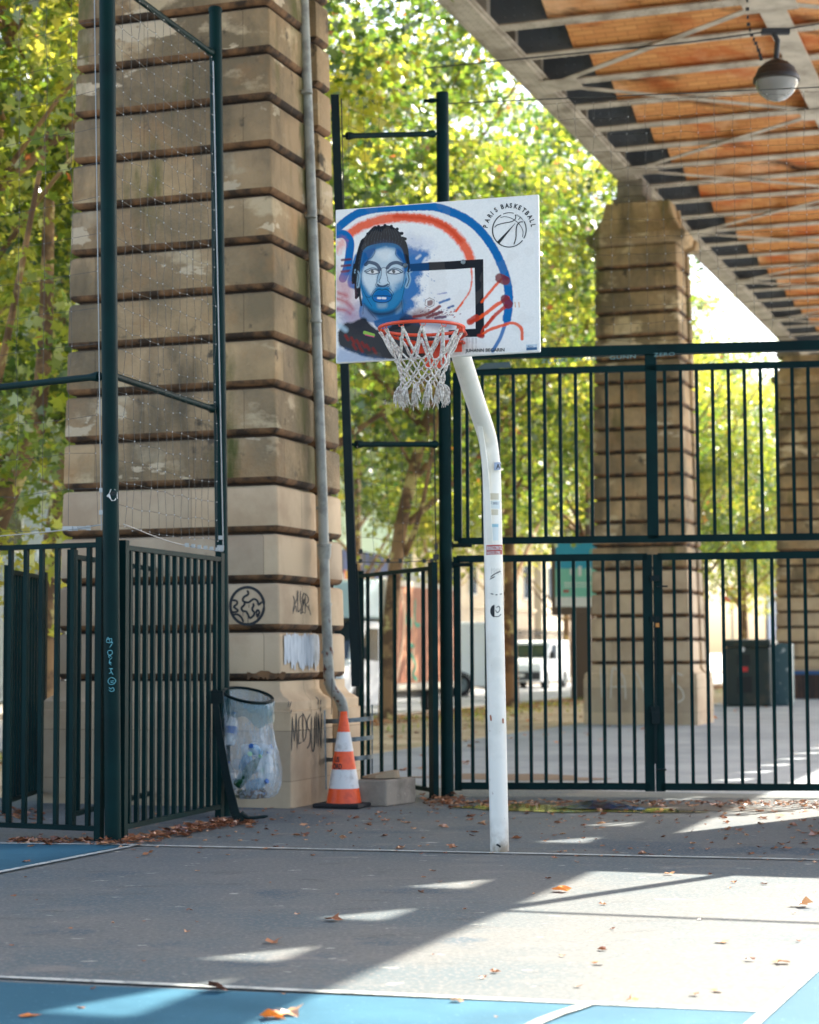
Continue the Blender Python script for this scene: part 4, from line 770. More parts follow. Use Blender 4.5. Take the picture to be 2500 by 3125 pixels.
for i in range(26): xx = 950 + random.random() * 220; stroke([(xx, 1175), (xx + 2, 1180 + random.random() * 90)], 9, s2l(120, 92, 80), .22, 9)
poly([(930, 1180), (1100, 1170), (1080, 1290), (930, 1300)], s2l(150, 120, 104), .35, 50, 40)
# print stencil writing with small letters into the painting mesh as separate parts below
dirt_ = np.clip((vn(220, 9) - .62) * 3, 0, .08); blend(dirt_, s2l(170, 156, 140))
IMG *= (.95 + .1 * (vn(9, 5, 2) - .5))[..., None]
me = bpy.data.meshes.new('painting'); vx = []
gs, gt = np.meshgrid(np.arange(NX + 1) / NX, np.arange(NY + 1) / NY); inset = .004
base_ = np.array(bc); co_ = base_[None, None] + (gs[..., None] - .5) * (BW - .012) * np.array(bd) + np.array(bn) * .0165
co_[..., 2] = ZB + .006 + gt * (BH - .012) + (gs - .5) * TILT; co_ = co_ - np.array(PB)
idx = np.arange((NX + 1) * (NY + 1)).reshape(NY + 1, NX + 1); q4 = np.stack([idx[:-1, :-1], idx[:-1, 1:], idx[1:, 1:], idx[1:, :-1]], -1).reshape(-1, 4)
me.from_pydata(co_.reshape(-1, 3).tolist(), [], q4.tolist()); ca = me.color_attributes.new('paint', 'FLOAT_COLOR', 'CORNER')
buf = np.repeat(np.concatenate([np.clip(IMG, 0, 1), np.ones((NY, NX, 1))], -1).reshape(-1, 4), 4, 0).astype(np.float32); ca.data.foreach_set('color', buf.ravel())
pmat = bpy.data.materials.new('board_paint'); pmat.use_nodes = True; t = pmat.node_tree; at = t.nodes.new('ShaderNodeVertexColor'); at.layer_name = 'paint'; t.links.new(at.outputs[0], t.nodes['Principled BSDF'].inputs[0]); t.nodes['Principled BSDF'].inputs['Roughness'].default_value = .5; t.nodes['Principled BSDF'].inputs['Specular IOR Level'].default_value = .15
me.materials.append(pmat)
mb = MB(); mb.prism8([bp(0, 0, -.014), bp(1, 0, -.014), bp(1, 1, -.014), bp(0, 1, -.014)], [bp(0, 0, .014), bp(1, 0, .014), bp(1, 1, .014), bp(0, 1, .014)]); BO = mb.build('backboard', mat('board_white', s2l(236, 232, 224), .4), H, bevel=.006)
po = bpy.data.objects.new('painting', me); C.objects.link(po); po.parent = BO; po['label'] = 'spray-painted portrait in blue with blue and orange arcs and a black target box'
# the plate behind the board
mb = MB(); c = bc - bn * .05 + Vector((0, 0, ZB + .42)); mb.box(c, (.6, .05, .05), (bd, bn, Vector((0, 0, 1)))); mb.box(c + Vector((0, 0, -.2)), (.6, .05, .05), (bd, bn, Vector((0, 0, 1)))); mb.box(c, (.12, .08, .5), (bd, bn, Vector((0, 0, 1)))); mb.build('mounting_bracket', WHITE, H)
def inv_st(x, y):   # painting pixels -> board s,t
    s, t = .5, .5
    for _ in range(12):
        xx = (1 - s) * (t * BC[0][0] + (1 - t) * BC[3][0]) + s * (t * BC[1][0] + (1 - t) * BC[2][0]); yy = (1 - s) * (t * BC[0][1] + (1 - t) * BC[3][1]) + s * (t * BC[1][1] + (1 - t) * BC[2][1])
        s += (x - xx) / 1500.; t -= (y - yy) / 1160.
    return s, t
def bfr(x, y, off=.0185): s, t = inv_st(x, y); return bp(s, t, off)
mb = MB(); LX = lambda x, y: (1102.2 + x / 3, 47.9 + y / 3)     # logo pixels (1440,560 crop at 7.1875) -> painting px
cxl, cyl = LX(862, 940)
for ch, ang in zip('PARIS BASKETBALL', [-82, -68.5, -55.5, -45, -34.5, 0, -18.5, -7.5, 3, 13.5, 24.5, 35.5, 46, 57, 68.5, 79.5]):
    if ch == ' ': continue
    th = rad(ang + 1); R2 = 159
    ctr = (cxl + R2 * math.sin(th), cyl - R2 * math.cos(th) * 1.04)
    def fr(u, v, c=ctr, th=th): u -= 12; return bfr(c[0] + u * math.cos(th) + v * math.sin(th), c[1] + u * math.sin(th) - v * math.cos(th))
    textmesh(mb, ch, 48, lambda u, v, f=fr: f(u * .8, v), 1.6)
circ = [(862 + 365 * math.cos(t), 942 + 385 * math.sin(t)) for t in [i * math.pi / 24 for i in range(49)]]
rb = lambda pts, w: mb.ribbon([Vector(LX(*p)) for p in curvepts([Vector(q) for q in pts], 4)], w, bfr)
rb(circ[5:16], 7); rb(circ[15:33], 8); rb(circ[33:39], 5.5); rb(circ[44:49] + circ[1:5], 7); rb(circ[39:44], 2)
rb([(540, 885), (600, 830), (740, 790), (900, 760), (980, 710), (998, 650), (985, 600)], 6.5); rb([(660, 665), (760, 645), (880, 670), (960, 715), (1040, 775), (1110, 860), (1160, 980), (1150, 1110)], 4.5)
rb([(1160, 765), (1090, 770), (1030, 840), (1010, 960), (1010, 1100), (985, 1210), (965, 1270)], 7.5); rb([(985, 600), (1090, 660), (1170, 745)], 3); rb([(1105, 655), (1050, 720)], 4)
mb.face([bfr(*LX(x, y)) for x, y in [(985, 795), (990, 800), (640, 1265), (590, 1215)]])
mb.build('club_emblem', BLK, BO)
mb = MB(); a_ = inv_st(1086, 1272); wt = textmesh(MB(), 'JUHANN BEGARIN', 34, lambda u, v: Vector((u, v, 0)), .8)
textmesh(mb, 'JUHANN BEGARIN', 34, lambda u, v: bfr(1086 + u * 280 / wt, 1272 - v * 1.02 - u * 280 / wt * .022), .8); mb.build('name_stencil', BLK, BO)
mb = MB(); mb.face([bfr(x, y) for x, y in [(1520, 1217), (1598, 1213), (1599, 1255), (1522, 1259)]]); mb.build('maker_label', mat('label_pale', s2l(186, 200, 208), .4), BO)
mb = MB(); mb.face([bfr(x, y, .02) for x, y in [(1524, 1240), (1598, 1236), (1599, 1255), (1524, 1259)]]); textmesh(mb, 'AG+', 22, lambda u, v: bfr(1530 + u, 1238 - v, .02)); mb.build('label_print', mat('label_blue', s2l(40, 90, 130), .4), BO)
mb = MB()
for x, y in ((1058, 600), (633, 625)): c = bfr(x, y, .018); mb.lathe([(.014, 0), (.014, .004), (.008, .007), (.001, .007)], c, 12, (bd, Vector((0, 0, 1)), bn))
mb.build('screw', STEEL, BO, smooth=40)
# rim
rc = bc + bn * (.014 + .14 + .225) + Vector((0, 0, 3.05)); RM = thing('rim_', rc, None, None); bpy.data.objects.remove(RM)
rimpts = [rc + (bd * math.cos(t) + bn * math.sin(t)) * .236 for t in [i * 2 * math.pi / 48 for i in range(49)]]
mb = MB(); mb.tube(rimpts, .0095, 12, False)
for sg in (-1, 1): mb.tube([rc + bd * .234 * sg * .98 + Vector((0, 0, -.0)), rc + bd * sg * .21 - bn * .2 + Vector((0, 0, -.012)), bc + bd * sg * .12 + bn * .02 + Vector((0, 0, 3.03))], .0085, 8)
mb.tube([rc - bn * .225 + bd * -.17 + Vector((0, 0, -.045)), rc - bn * .22 + bd * .17 + Vector((0, 0, -.045))], .009, 8)
mb.box(rc + bd * .222 + Vector((0, 0, -.012)), (.035, .045, .04), (bd, bn, Vector((0, 0, 1))))
mb.box(bc + bn * .05 + Vector((0, 0, 3.015)), (.34, .07, .012), (bd, bn, Vector((0, 0, 1)))); mb.box(bc + bn * .022 + Vector((0, 0, 2.99)), (.3, .012, .05), (bd, bn, Vector((0, 0, 1))))
mb.box(bc + bn * .025 + Vector((0, 0, 2.925)), (.13, .02, .1), (bd, bn, Vector((0, 0, 1))))
for k in range(12):
    t = 2 * math.pi * (k + .5) / 12; c = rc + (bd * math.cos(t) + bn * math.sin(t)) * .234
    tg = (-bd * math.sin(t) + bn * math.cos(t)); mb.tube([c - tg * .018, c - tg * .012 + Vector((0, 0, -.022)), c + tg * .012 + Vector((0, 0, -.022)), c + tg * .018], .0028, 5)
RIM = mb.build('rim', ORANGE, H, smooth=40)
# cord net: two cords leave each hook, cross into diamonds, tassels below
mb = MB(); r_ = random.Random(5); K = 12
def npt(lvl, k):   # lvl 0..5
    z = [-.02, -.15, -.2, -.245, -.288, -.32][lvl]; R0 = [.230, .158, .142, .128, .118, .122][lvl]; off = [.5, 0, .5, 0, .5, 0][lvl]
    t = 2 * math.pi * (k + off) / K; j = .006 if lvl else 0
    return rc + (bd * math.cos(t) + bn * math.sin(t)) * R0 + Vector((r_.uniform(-j, j), r_.uniform(-j, j), z + r_.uniform(-j, j)))
NP = {(l, k): npt(l, k) for l in range(6) for k in range(K)}
def wob(a, b, r, sag=.008):
    m1 = a.lerp(b, .33) + Vector((r_.uniform(-1, 1), r_.uniform(-1, 1), 0)) * sag * .4; m2 = a.lerp(b, .66) + Vector((r_.uniform(-1, 1), r_.uniform(-1, 1), -1)) * sag * .5; mb.tube(curvepts([a, m1, m2, b], 3), r, 6, False)
for k in range(K):
    for kk in (k, (k + 1) % K): 
        tg = Vector((r_.uniform(-1, 1), r_.uniform(-1, 1), 0)) * .006; wob(NP[0, k] + tg, NP[1, kk], .0085)
    for l in range(1, 5):
        o_ = {1: (k, (k - 1) % K), 2: (k, (k + 1) % K), 3: (k, (k - 1) % K), 4: (k, (k + 1) % K)}[l]
        for kk in o_: wob(NP[l, k], NP[l + 1, kk], .005 if l > 1 else .0055, .012)
        mb.lathe([(.001, -.009), (.008, -.004), (.008, .004), (.001, .009)], NP[l, k], 6)
    for s_ in range(16):
        a_ = NP[5, k]; out = (a_ - rc); out.z = 0; out.normalize(); e = a_ + Vector((0, 0, -.09 + r_.uniform(-.035, .025))) + out * r_.uniform(-.01, .03) + Vector((r_.uniform(-.025, .025), r_.uniform(-.025, .025), 0))
        mb.tube(curvepts([a_, a_.lerp(e, .35) + out * .012 + Vector((r_.uniform(-.01, .01), r_.uniform(-.01, .01), 0)), e], 3), [.0042] * 6 + [.002], 4, False)
mb.build('cord_net', CORD, RIM, smooth=60)
# stickers on the post
def postf(extra=0.):
    def f(x, y):
        p = P(x, y, PB.y - .05); ax = PB + pd * p.z; r = .059; s = max(-r * .98, min(r * .98, p.x - ax.x)); return Vector((ax.x + s, ax.y - math.sqrt(r * r - s * s) - .0014 - extra, p.z))
    return f
def stk(name, x0, y0, x1, y1, m, tilt=0, ex=0.):
    mb = MB(); f = postf(ex); n = 8; vs = []
    for i in range(n + 1): x = x0 + (x1 - x0) * i / n; vs += [f(x, y0 - tilt * i / n), f(x, y1 - tilt * i / n)]
    mb.mesh(vs, [(2 * i, 2 * i + 1, 2 * i + 3, 2 * i + 2) for i in range(n)]); return mb.build(name, m, H)
cs = lambda x, y: (1250 + x * .3247, 1050 + y * .3247)
GREYB = mat('sticker_grey', s2l(150, 164, 184), .5); PAPER = mat('sticker_paper', s2l(214, 220, 216), .6); TAPE = mat('tape_beige', s2l(206, 196, 170), .6); REDS = mat('sticker_red', s2l(170, 62, 56), .6); INK = mat('ink_blue', s2l(84, 100, 120), .6)
x0, y0 = cs(798, 1122); x1, y1 = cs(880, 1196); stk('sticker', x0 - 2, y0, x1 - 2, y1, GREYB, 4, ex=.03)
mb = MB(); f = postf(.032); textmesh(mb, 'AV', 21, lambda u, v: f(1514 + u * .8, 1433 - v - u * .1), .5); mb.build('sticker_print', BLK, H); f = postf(.001)
x0, y0 = cs(725, 1405); x1, y1 = cs(838, 1465); stk('sticker', x0, y0, x1, y1, TAPE)
x0, y0 = cs(727, 1475); x1, y1 = cs(848, 1550); stk('sticker', x0, y0, x1, y1, PAPER)
mb = MB(); textmesh(mb, '2021', 9.5, lambda u, v: f(1503 + u, 1540 - v), .2); textmesh(mb, 'AG', 9, lambda u, v: f(1488 + u, 1538 - v)); mb.build('sticker_print', INK, H)
x0, y0 = cs(727, 1558); x1, y1 = cs(832, 1610); stk('sticker', x0, y0, x1, y1, TAPE)
x0, y0 = cs(735, 1690); x1, y1 = cs(835, 1848); stk('sticker', x0, y0, x1, y1, PAPER)
x0, y0 = cs(736, 1692); x1, y1 = cs(834, 1722); stk('sticker_band', x0, y0 + 1, x1, y1, mat('sticker_teal', s2l(150, 190, 200), .5), ex=.001)
x0, y0 = cs(722, 1882); x1, y1 = cs(886, 1980); stk('sticker', x0, y0 + 3, x1, y1 + 1, REDS, 2)
mb = MB(); textmesh(mb, "RINGON'S:", 19, lambda u, v: f(1486 + u * .5, 1680 - v * .9 - u * .02), .3); textmesh(mb, 'NOCIO SYBS', 12, lambda u, v: f(1486 + u * .6, 1692 - v - u * .02), .2); mb.build('sticker_print', PAPER, H)
mb = MB(); mb.face([f(1509 + 13 * math.cos(t), 1865 + 19 * math.sin(t)) for t in [math.pi / 2 + i * math.pi / 10 for i in range(11)]]); mb.build('sticker', BLK, H); marks('scuff_mark', BLK, H, [[(1515, 1855), (1522, 1850), (1526, 1860), (1518, 1870), (1512, 1862)], [(1504, 1880), (1520, 1882), (1530, 1874)]], 2, f, 0, 0, 1)
marks('scuff_mark', BLK, H, [[(1497, 1762), (1505, 1755), (1520, 1747), (1528, 1744)], [(1495, 1768), (1510, 1760)], [(1497, 1812), (1506, 1814)], [(1512, 1816), (1518, 1815)], [(1526, 1814), (1532, 1812)]], 2.6, f, 0, 0, 1)
for x in range(1500, 1532, 4): marks('scuff_mark', BLK, H, [[(x, 1733 + (x * 7) % 5), (x, 1742 + (x * 5) % 14)]], .8, f, 0, 0, 1, 1)
marks('scuff_mark', BLK, H, [[(1515, 2577), (1522, 2580), (1528, 2585)]], 6, f, 0, 0, 1)
marks('rust_spot', mat('rust', s2l(170, 104, 70), .8), H, [[(1497, 2182), (1499, 2200)], [(1535, 2192), (1536, 2208)]], 5, f, 0, 0, 1)

# ------------------------------------------------------------------ traffic cone, blocks
cb = G(1050, 2463); K_ = cb.y / 6000
CN = thing('traffic_cone', cb, 'orange and white striped traffic cone on a black rubber base beside the pier', 'traffic cone')
OC = mat('cone_orange', s2l(240, 84, 22), .4, layers=[(s2l(206, 66, 24), dict(scale=9, lo=.5, hi=.7))]); WC = mat('cone_reflective', s2l(216, 214, 210), .45, layers=[(s2l(176, 170, 164), dict(scale=14, lo=.5, hi=.68))])
zz = lambda y: (1279 - y) * .4058 * K_
Rr = lambda z: .142 + (.03 - .142) * min(1, (z - .04) / .70)
bands = [(1246, 1138, OC, 'cone_band'), (1138, 997, WC, 'reflective_band'), (997, 864, OC, 'cone_band'), (864, 721, WC, 'reflective_band'), (721, 600, OC, 'cone_band')]
for y0, y1, m_, nm in bands:
    z0, z1 = zz(y0), zz(y1); ex = .0015 if m_ is WC else 0; mb = MB(); mb.lathe([(Rr(z0) + ex, z0), (Rr((z0 + z1) / 2) + ex, (z0 + z1) / 2), (Rr(z1) + ex, z1)], cb, 36); mb.build(nm, m_, CN, smooth=60)
mb = MB(); z1 = zz(600); mb.lathe([(Rr(z1), z1), (.03, z1 + .004), (.03, z1 + .022), (.026, z1 + .026), (.026, z1 + .034), (.001, z1 + .034)], cb, 30); mb.build('tip', OC, CN, smooth=40)
mb = MB(); mb.box(cb + Vector((0, 0, .02)), (.4, .4, .034), (W(1, 0), W(0, 1), Vector((0, 0, 1)))); mb.build('rubber_base', TYRE, CN, bevel=.012)
mb = MB()
def cfr(x, y):
    p = P(x, y, cb.y - .1); z = p.z; r = Rr(z) + .002; s = max(-r * .98, min(r * .98, p.x - cb.x)); return Vector((cb.x + s, cb.y - math.sqrt(r * r - s * s), z))
textmesh(mb, 'US', 22, lambda u, v: cfr(1021 + u * .55, 2325 - v + u * .05), .8); textmesh(mb, 'ORD', 22, lambda u, v: cfr(1015 + u * .6, 2347 - v), .8); mb.build('cone_lettering', BLK, CN)
q0 = G(1180, 2462); X_ = Vector((.97, -.24, 0)); X_ = W(1, 0); Y_ = W(0, 1)
mb = MB(); w_, dp, hh = .34, .36, .215; hx = Vector((-.985, -.17, 0)); hy = Vector((.42, .907, 0)).normalized()
cor = [q0, q0 + hx * -0, ]
A0 = q0; A1 = q0 + Vector((-.30, .02, 0)); A3 = q0 + Vector((.24, .40, 0)); A2 = A1 + (A3 - A0)
zu = Vector((0, 0, hh)); mb.prism8([A0, A1, A2, A3], [A0 + zu, A1 + zu, A2 + zu, A3 + zu]); tag(mb.build('concrete_block', CONC, None, bevel=.012), 'small grey concrete block on the ground right of the traffic cone', 'block')
mb = MB(); r_ = random.Random(3); c = (A0 + A1 + A2 + A3) / 4 + zu + Vector((-.02, 0, .004)); top_, bot_ = [], []
for i in range(14):
    t = 2 * math.pi * i / 14; ru = .17 * (1 + r_.uniform(-.12, .12)); rv = .13 * (1 + r_.uniform(-.15, .15)); p = c + Vector((ru * math.cos(t), rv * math.sin(t), 0)); bot_.append(p + Vector((0, 0, .004))); top_.append(c + (p - c) * .93 + Vector((0, 0, .04 + .03 * math.cos(t) + r_.uniform(-.006, .006))))
mb.mesh(bot_ + top_, [tuple(range(14))[::-1], tuple(range(14, 28))] + [(i, (i + 1) % 14, 14 + (i + 1) % 14, 14 + i) for i in range(14)]); tag(mb.build('broken_slab', mat('slab_stone', s2l(150, 132, 106), .95, bump=(40, .5, .01))), 'broken flat piece of stone lying on top of the concrete block', 'stone')

# ------------------------------------------------------------------ rubbish bag holder
rbc = P(757, 2122, 15.15); RX = .19
BS = thing('bag_stand', Vector((G(718, 2506).x, G(718, 2506).y, 0)), 'green metal stand on a leaning foot holding a clear rubbish bag beside the pier', 'bin')
mb = MB(); ft = G(722, 2506)
legp = curvepts([P(655, 2105, 15.0), P(664, 2200, 14.95), P(690, 2360, 14.75), P(708, 2440, 14.65), P(722, 2490, 14.6), P(745, 2500, 14.6)], 5)
for i in range(len(legp) - 1): mb.bar(legp[i], legp[i + 1], .045 + .03 * i / len(legp), .03, Vector((0, 1, 0)))
mb.tube(curvepts([P(735, 2480, 14.6), P(760, 2496, 14.6), P(818, 2491, 14.62)], 4), [.02] * 4 + [.012] * 4 + [.005], 8); mb.build('leg', GRND, BS)
mb = MB(); mb.box(P(662, 2128, 15.0), (.1, .06, .1)); mb.build('clamp', GRND, BS, bevel=.006)
rpts = [rbc + Vector((RX * math.cos(t), RX * .92 * math.sin(t), -.035 * math.cos(t) + .045 * math.sin(t))) for t in [i * 2 * math.pi / 32 for i in range(33)]]
mb = MB(); mb.tube(rpts, .012, 8, False); mb.build('ring', GRND, BS, smooth=40)
def bagmat():
    m = bpy.data.materials.new('clear_bag'); m.use_nodes = True; t = m.node_tree; b = t.nodes['Principled BSDF']; b.inputs['Base Color'].default_value = (*s2l(206, 222, 232), 1); b.inputs['Roughness'].default_value = .16; b.inputs['Specular IOR Level'].default_value = .9
    tr = t.nodes.new('ShaderNodeBsdfTransparent'); mx = t.nodes.new('ShaderNodeMixShader'); f = noise(t, 9, 5, (2, 2, .5), lo=.35, hi=.75); rr = t.nodes.new('ShaderNodeMapRange'); rr.inputs[3].default_value = .08; rr.inputs[4].default_value = .6; t.links.new(f, rr.inputs[0])
    bn_ = t.nodes.new('ShaderNodeBump'); bn_.inputs['Strength'].default_value = .9; bn_.inputs['Distance'].default_value = .03; t.links.new(noise(t, 14, 4, (2, 2, .4), lo=0, hi=1), bn_.inputs['Height']); t.links.new(bn_.outputs[0], b.inputs['Normal'])
    t.links.new(rr.outputs[0], mx.inputs[0]); t.links.new(tr.outputs[0], mx.inputs[1]); t.links.new(b.outputs[0], mx.inputs[2]); t.links.new(mx.outputs[0], t.nodes['Material Output'].inputs[0]); return m
mb = MB(); r_ = random.Random(9); lv = [(0, 1.03, 0), (-.03, 1.06, 0), (-.11, 1.02, 0), (-.2, .98, .0), (-.32, 1.04, .01), (-.45, 1.12, .03), (-.58, 1.14, .045), (-.68, 1.06, .05), (-.745, .95, .05), (-.775, .8, .05), (-.78, .3, .05)]; n = 40; vs = []
for z, k, sx in lv:
    for i in range(n):
        t = 2 * math.pi * i / n; wv = 1 + (.035 * math.sin(9 * t + z * 6) + .02 * math.sin(17 * t) + r_.uniform(-.012, .012)) * (0 if z == 0 else 1)
        vs.append(rbc + Vector((RX * k * wv * math.cos(t) + sx, RX * .85 * k * wv * math.sin(t), z + (-.035 * math.cos(t) + .045 * math.sin(t)) * max(0, 1 + z * 3) + r_.uniform(-.004, .004) * (z < -.05))))
mb.mesh(vs, [(i * n + j, i * n + (j + 1) % n, (i + 1) * n + (j + 1) % n, (i + 1) * n + j) for i in range(len(lv) - 1) for j in range(n)]); mb.build('bag', bagmat(), BS, smooth=60)
mb = MB(); vs = []; lv2 = [(-.012, 1.0), (-.03, 1.05), (-.06, 1.06), (-.1, 1.05), (-.15, 1.08)]
for z, k in lv2:
    for i in range(n):
        t = 2 * math.pi * i / n; zz_ = z - .035 * math.cos(t) + .045 * math.sin(t) + (.03 * math.sin(3 * t + 1) if z < -.12 else 0) + (.02 * math.sin(7 * t) if z < -.08 else 0); k2 = k + .02 * math.sin(11 * t + z * 20); vs.append(rbc + Vector((RX * k2 * math.cos(t), RX * .92 * k2 * math.sin(t), zz_)))
mb.mesh(vs, [(i * n + j, i * n + (j + 1) % n, (i + 1) * n + (j + 1) % n, (i + 1) * n + j) for i in range(len(lv2) - 1) for j in range(n)])
CUFF = bpy.data.materials.new('bag_cuff'); CUFF.use_nodes = True; t = CUFF.node_tree; b = t.nodes['Principled BSDF']; b.inputs['Base Color'].default_value = (*s2l(70, 120, 130), 1); b.inputs['Roughness'].default_value = .15; tr = t.nodes.new('ShaderNodeBsdfTransparent'); mx = t.nodes.new('ShaderNodeMixShader'); mx.inputs[0].default_value = .5; t.links.new(tr.outputs[0], mx.inputs[1]); t.links.new(b.outputs[0], mx.inputs[2]); t.links.new(mx.outputs[0], t.nodes['Material Output'].inputs[0])
mb.build('folded_cuff', CUFF, BS, smooth=60)
# bottles inside the bag
def plastic(name, c, a=.6):
    m = bpy.data.materials.new(name); m.use_nodes = True; t = m.node_tree; b = t.nodes['Principled BSDF']; b.inputs['Base Color'].default_value = (*c, 1); b.inputs['Roughness'].default_value = .12
    tr = t.nodes.new('ShaderNodeBsdfTransparent'); mx = t.nodes.new('ShaderNodeMixShader'); mx.inputs[0].default_value = a; t.links.new(tr.outputs[0], mx.inputs[1]); t.links.new(b.outputs[0], mx.inputs[2]); t.links.new(mx.outputs[0], t.nodes['Material Output'].inputs[0]); return m
PC, PGc, PBc = plastic('pet_clear', s2l(214, 224, 228), .5), plastic('pet_green', s2l(16, 70, 44), .95), plastic('pet_blue', s2l(90, 160, 200), .6)
CAPB, LBL, LBW, LBG = mat('cap_blue', s2l(30, 90, 160), .4), mat('label_blue2', s2l(30, 80, 150), .5), mat('label_white', s2l(220, 220, 216), .5), mat('label_green', s2l(120, 180, 110), .5)
def bottle(c, ax, L_, r, body, lab, cap, label):
    ax = Vector(ax).normalized(); x = ax.orthogonal().normalized(); y = ax.cross(x); F = (x, y, ax)
    root = thing('bottle', c, label, 'bottle', 'bottles in the rubbish bag'); mb = MB(); prof = [(.001, 0), (r * .8, .002), (r, .015), (r, L_ * .2), (r * .93, L_ * .25), (r, L_ * .3), (r, L_ * .62), (r * .8, L_ * .76), (r * .38, L_ * .88), (r * .36, L_ * .95)]
    mb.lathe(prof, c, 14, F); mb.build('bottle_body', body, root, smooth=50)
    if lab: mb = MB(); mb.lathe([(r + .0012, L_ * .34), (r + .0012, L_ * .56)], c, 14, F); mb.build('label_band', lab, root, smooth=50)
    mb = MB(); mb.lathe([(r * .42, L_ * .94), (r * .42, L_), (.001, L_)], c, 10, F); mb.build('cap', cap, root, smooth=40)
bot = lambda x, y, d=15.15: P(x, y, d)
BT = [((722, 2400, 15.03), (.6, -.05, .75), .30, .04, PGc, None, LBG, 'dark green bottle slanting up in the middle of the clear rubbish bag'),
    ((700, 2275), (.1, .2, .9), .26, .042, PC, LBL, CAPB, 'clear bottle with a blue band high on the left inside the bag'), ((735, 2290), (.9, .1, .1), .24, .045, PC, LBW, CAPB, 'clear bottle lying flat with a white label in the upper middle of the bag'),
    ((790, 2300), (-.2, -.8, .3), .2, .044, PBc, None, CAPB, 'bluish bottle pointing its base outward at the right of the bag'), ((815, 2390), (.05, 0, 1), .24, .038, PC, LBW, LBL, 'upright clear bottle with a white label against the right side of the bag'),
    ((712, 2330), (.8, -.1, -.2), .24, .044, PC, LBL, LBG, 'clear bottle with a blue label lying across the left middle of the bag'), ((760, 2400), (.6, -.6, .2), .22, .044, PBc, None, CAPB, 'pale blue bottle showing its round base in the lower middle of the bag'),
    ((715, 2410), (-.2, .2, .8), .22, .038, PC, LBW, LBL, 'clear bottle with a red and white label at the lower left of the bag'), ((740, 2345), (.3, -.7, .5), .22, .042, PBc, None, LBG, 'bluish bottle with a green cap in the centre of the bag'),
    ((780, 2350), (.5, .3, .7), .22, .04, PC, None, CAPB, 'unlabelled clear bottle right of the green bottle'), ((730, 2425), (1, .1, 0), .2, .036, PC, None, CAPB, 'clear bottle lying on the bottom of the bag')]
for xy_, ax, L_, r, bd_, lb, cp_, lab in BT: bottle(bot(*xy_), ax, L_, r, bd_, lb, cp_, lab)
mb = MB(); r_ = random.Random(6)
for i in range(90):
    c = bot(700 + r_.random() * 115, 2410 + r_.random() * 22, 15.15 + r_.uniform(-.1, .1)); a = Vector((r_.uniform(-1, 1), r_.uniform(-1, 1), r_.uniform(-1, 1))) * .022; b = Vector((r_.uniform(-1, 1), r_.uniform(-1, 1), r_.uniform(-1, 1))) * .022; mb.face([c - a, c + b, c + a, c - b])
tag(mb.build('crumpled_waste', mat('waste', s2l(120, 84, 50), .7, layers=[(s2l(70, 80, 46), dict(scale=6, lo=.45, hi=.55)), (s2l(200, 140, 80), dict(scale=11, lo=.6, hi=.65))])), 'brown crumpled waste gathered at the bottom of the bag', 'rubbish', kind='stuff')

# ------------------------------------------------------------------ fallen leaves
def leafshape(r_, s):
    n = 10; pts = []; ph = r_.uniform(0, 6.28); cu = r_.uniform(.1, .45)
    for i in range(n):
        t = 2 * math.pi * i / n; rr = s * (1.0 if i % 2 == 0 else .55) * r_.uniform(.8, 1.15); pts.append(Vector((rr * math.cos(t), rr * math.sin(t) * .85, abs(math.cos(t + ph)) ** 2 * s * cu * r_.uniform(.5, 1.5) + .002)))
    return pts
def litter(name, plist, label, seed, tint=(0, 1), cat='leaves', lo=.02, hi=.055, kind='stuff'):
    r_ = random.Random(seed); vs, fs, tn = [], [], []
    for p in plist:
        s = r_.uniform(lo, hi); sh = leafshape(r_, s); a = r_.uniform(0, 6.28); R = Matrix.Rotation(a, 3, 'Z') @ Matrix.Rotation(r_.uniform(-.3, .3), 3, 'X'); k = len(vs); vs.append(tuple(p + Vector((0, 0, .004)))); vs += [tuple(p + R @ q + Vector((0, 0, .004))) for q in sh]; tt = r_.uniform(*tint)
        for i in range(10): fs.append((k, k + 1 + i, k + 1 + (i + 1) % 10)); tn.append(tt)
    me = bpy.data.meshes.new(name); me.from_pydata(vs, [], fs); me.attributes.new('tint', 'FLOAT', 'FACE').data.foreach_set('value', tn); me.materials.append(DRY); o = bpy.data.objects.new(name, me); C.objects.link(o)
    return tag(o, label, cat, kind=kind)
r_ = random.Random(21); rr = r_.random; ga = r_.gauss
pl = [G(20 + rr() * 320, 2560 + abs(ga(0, 7)) + 2) for _ in range(110)] + [G(345, 2578).lerp(G(700, 2512), t_) + Vector((ga(0, .09), abs(ga(0, .12)) * -1, rr() * .02)) for t_ in [rr() for _ in range(230)]] + [G(640 + rr() * 130, 2510 + ga(0, 6)) for _ in range(60)] + [G(0 + rr() * 130, 2490 + ga(0, 9)) for _ in range(60)]
litter('leaf_drift', pl, 'drift of brown dry leaves heaped along the foot of the left cage fence', 1, (0, .75), lo=.018, hi=.05)
pl = [G(1290 + rr() * 1210, 2446 + abs(ga(0, 9))) for _ in range(330)] + [G(1290 + rr() * 130, 2445 + ga(0, 6)) + Vector((0, 0, rr() * .03)) for _ in range(60)]
litter('leaf_drift', pl, 'line of dry leaves and grit along the bottom of the gate', 2, (0, .8), lo=.015, hi=.04)
pl = [W(r_.uniform(-7, -1), r_.uniform(11.6, 16.2)) for _ in range(420)] + [W(r_.uniform(-6, -.6), r_.uniform(6, 11.6)) for _ in range(70)]
litter('leaf_scatter', pl, 'small dry leaf crumbs scattered thinly over the court', 3, (.1, .9), lo=.008, hi=.026)
litter('leaf_scatter', [W(r_.uniform(-6.5, -.8), 11.8 + 4.4 * rr() ** .6) for _ in range(170)], 'brown leaves strewn over the shaded court behind the back line', 31, (.1, .8), lo=.025, hi=.05)
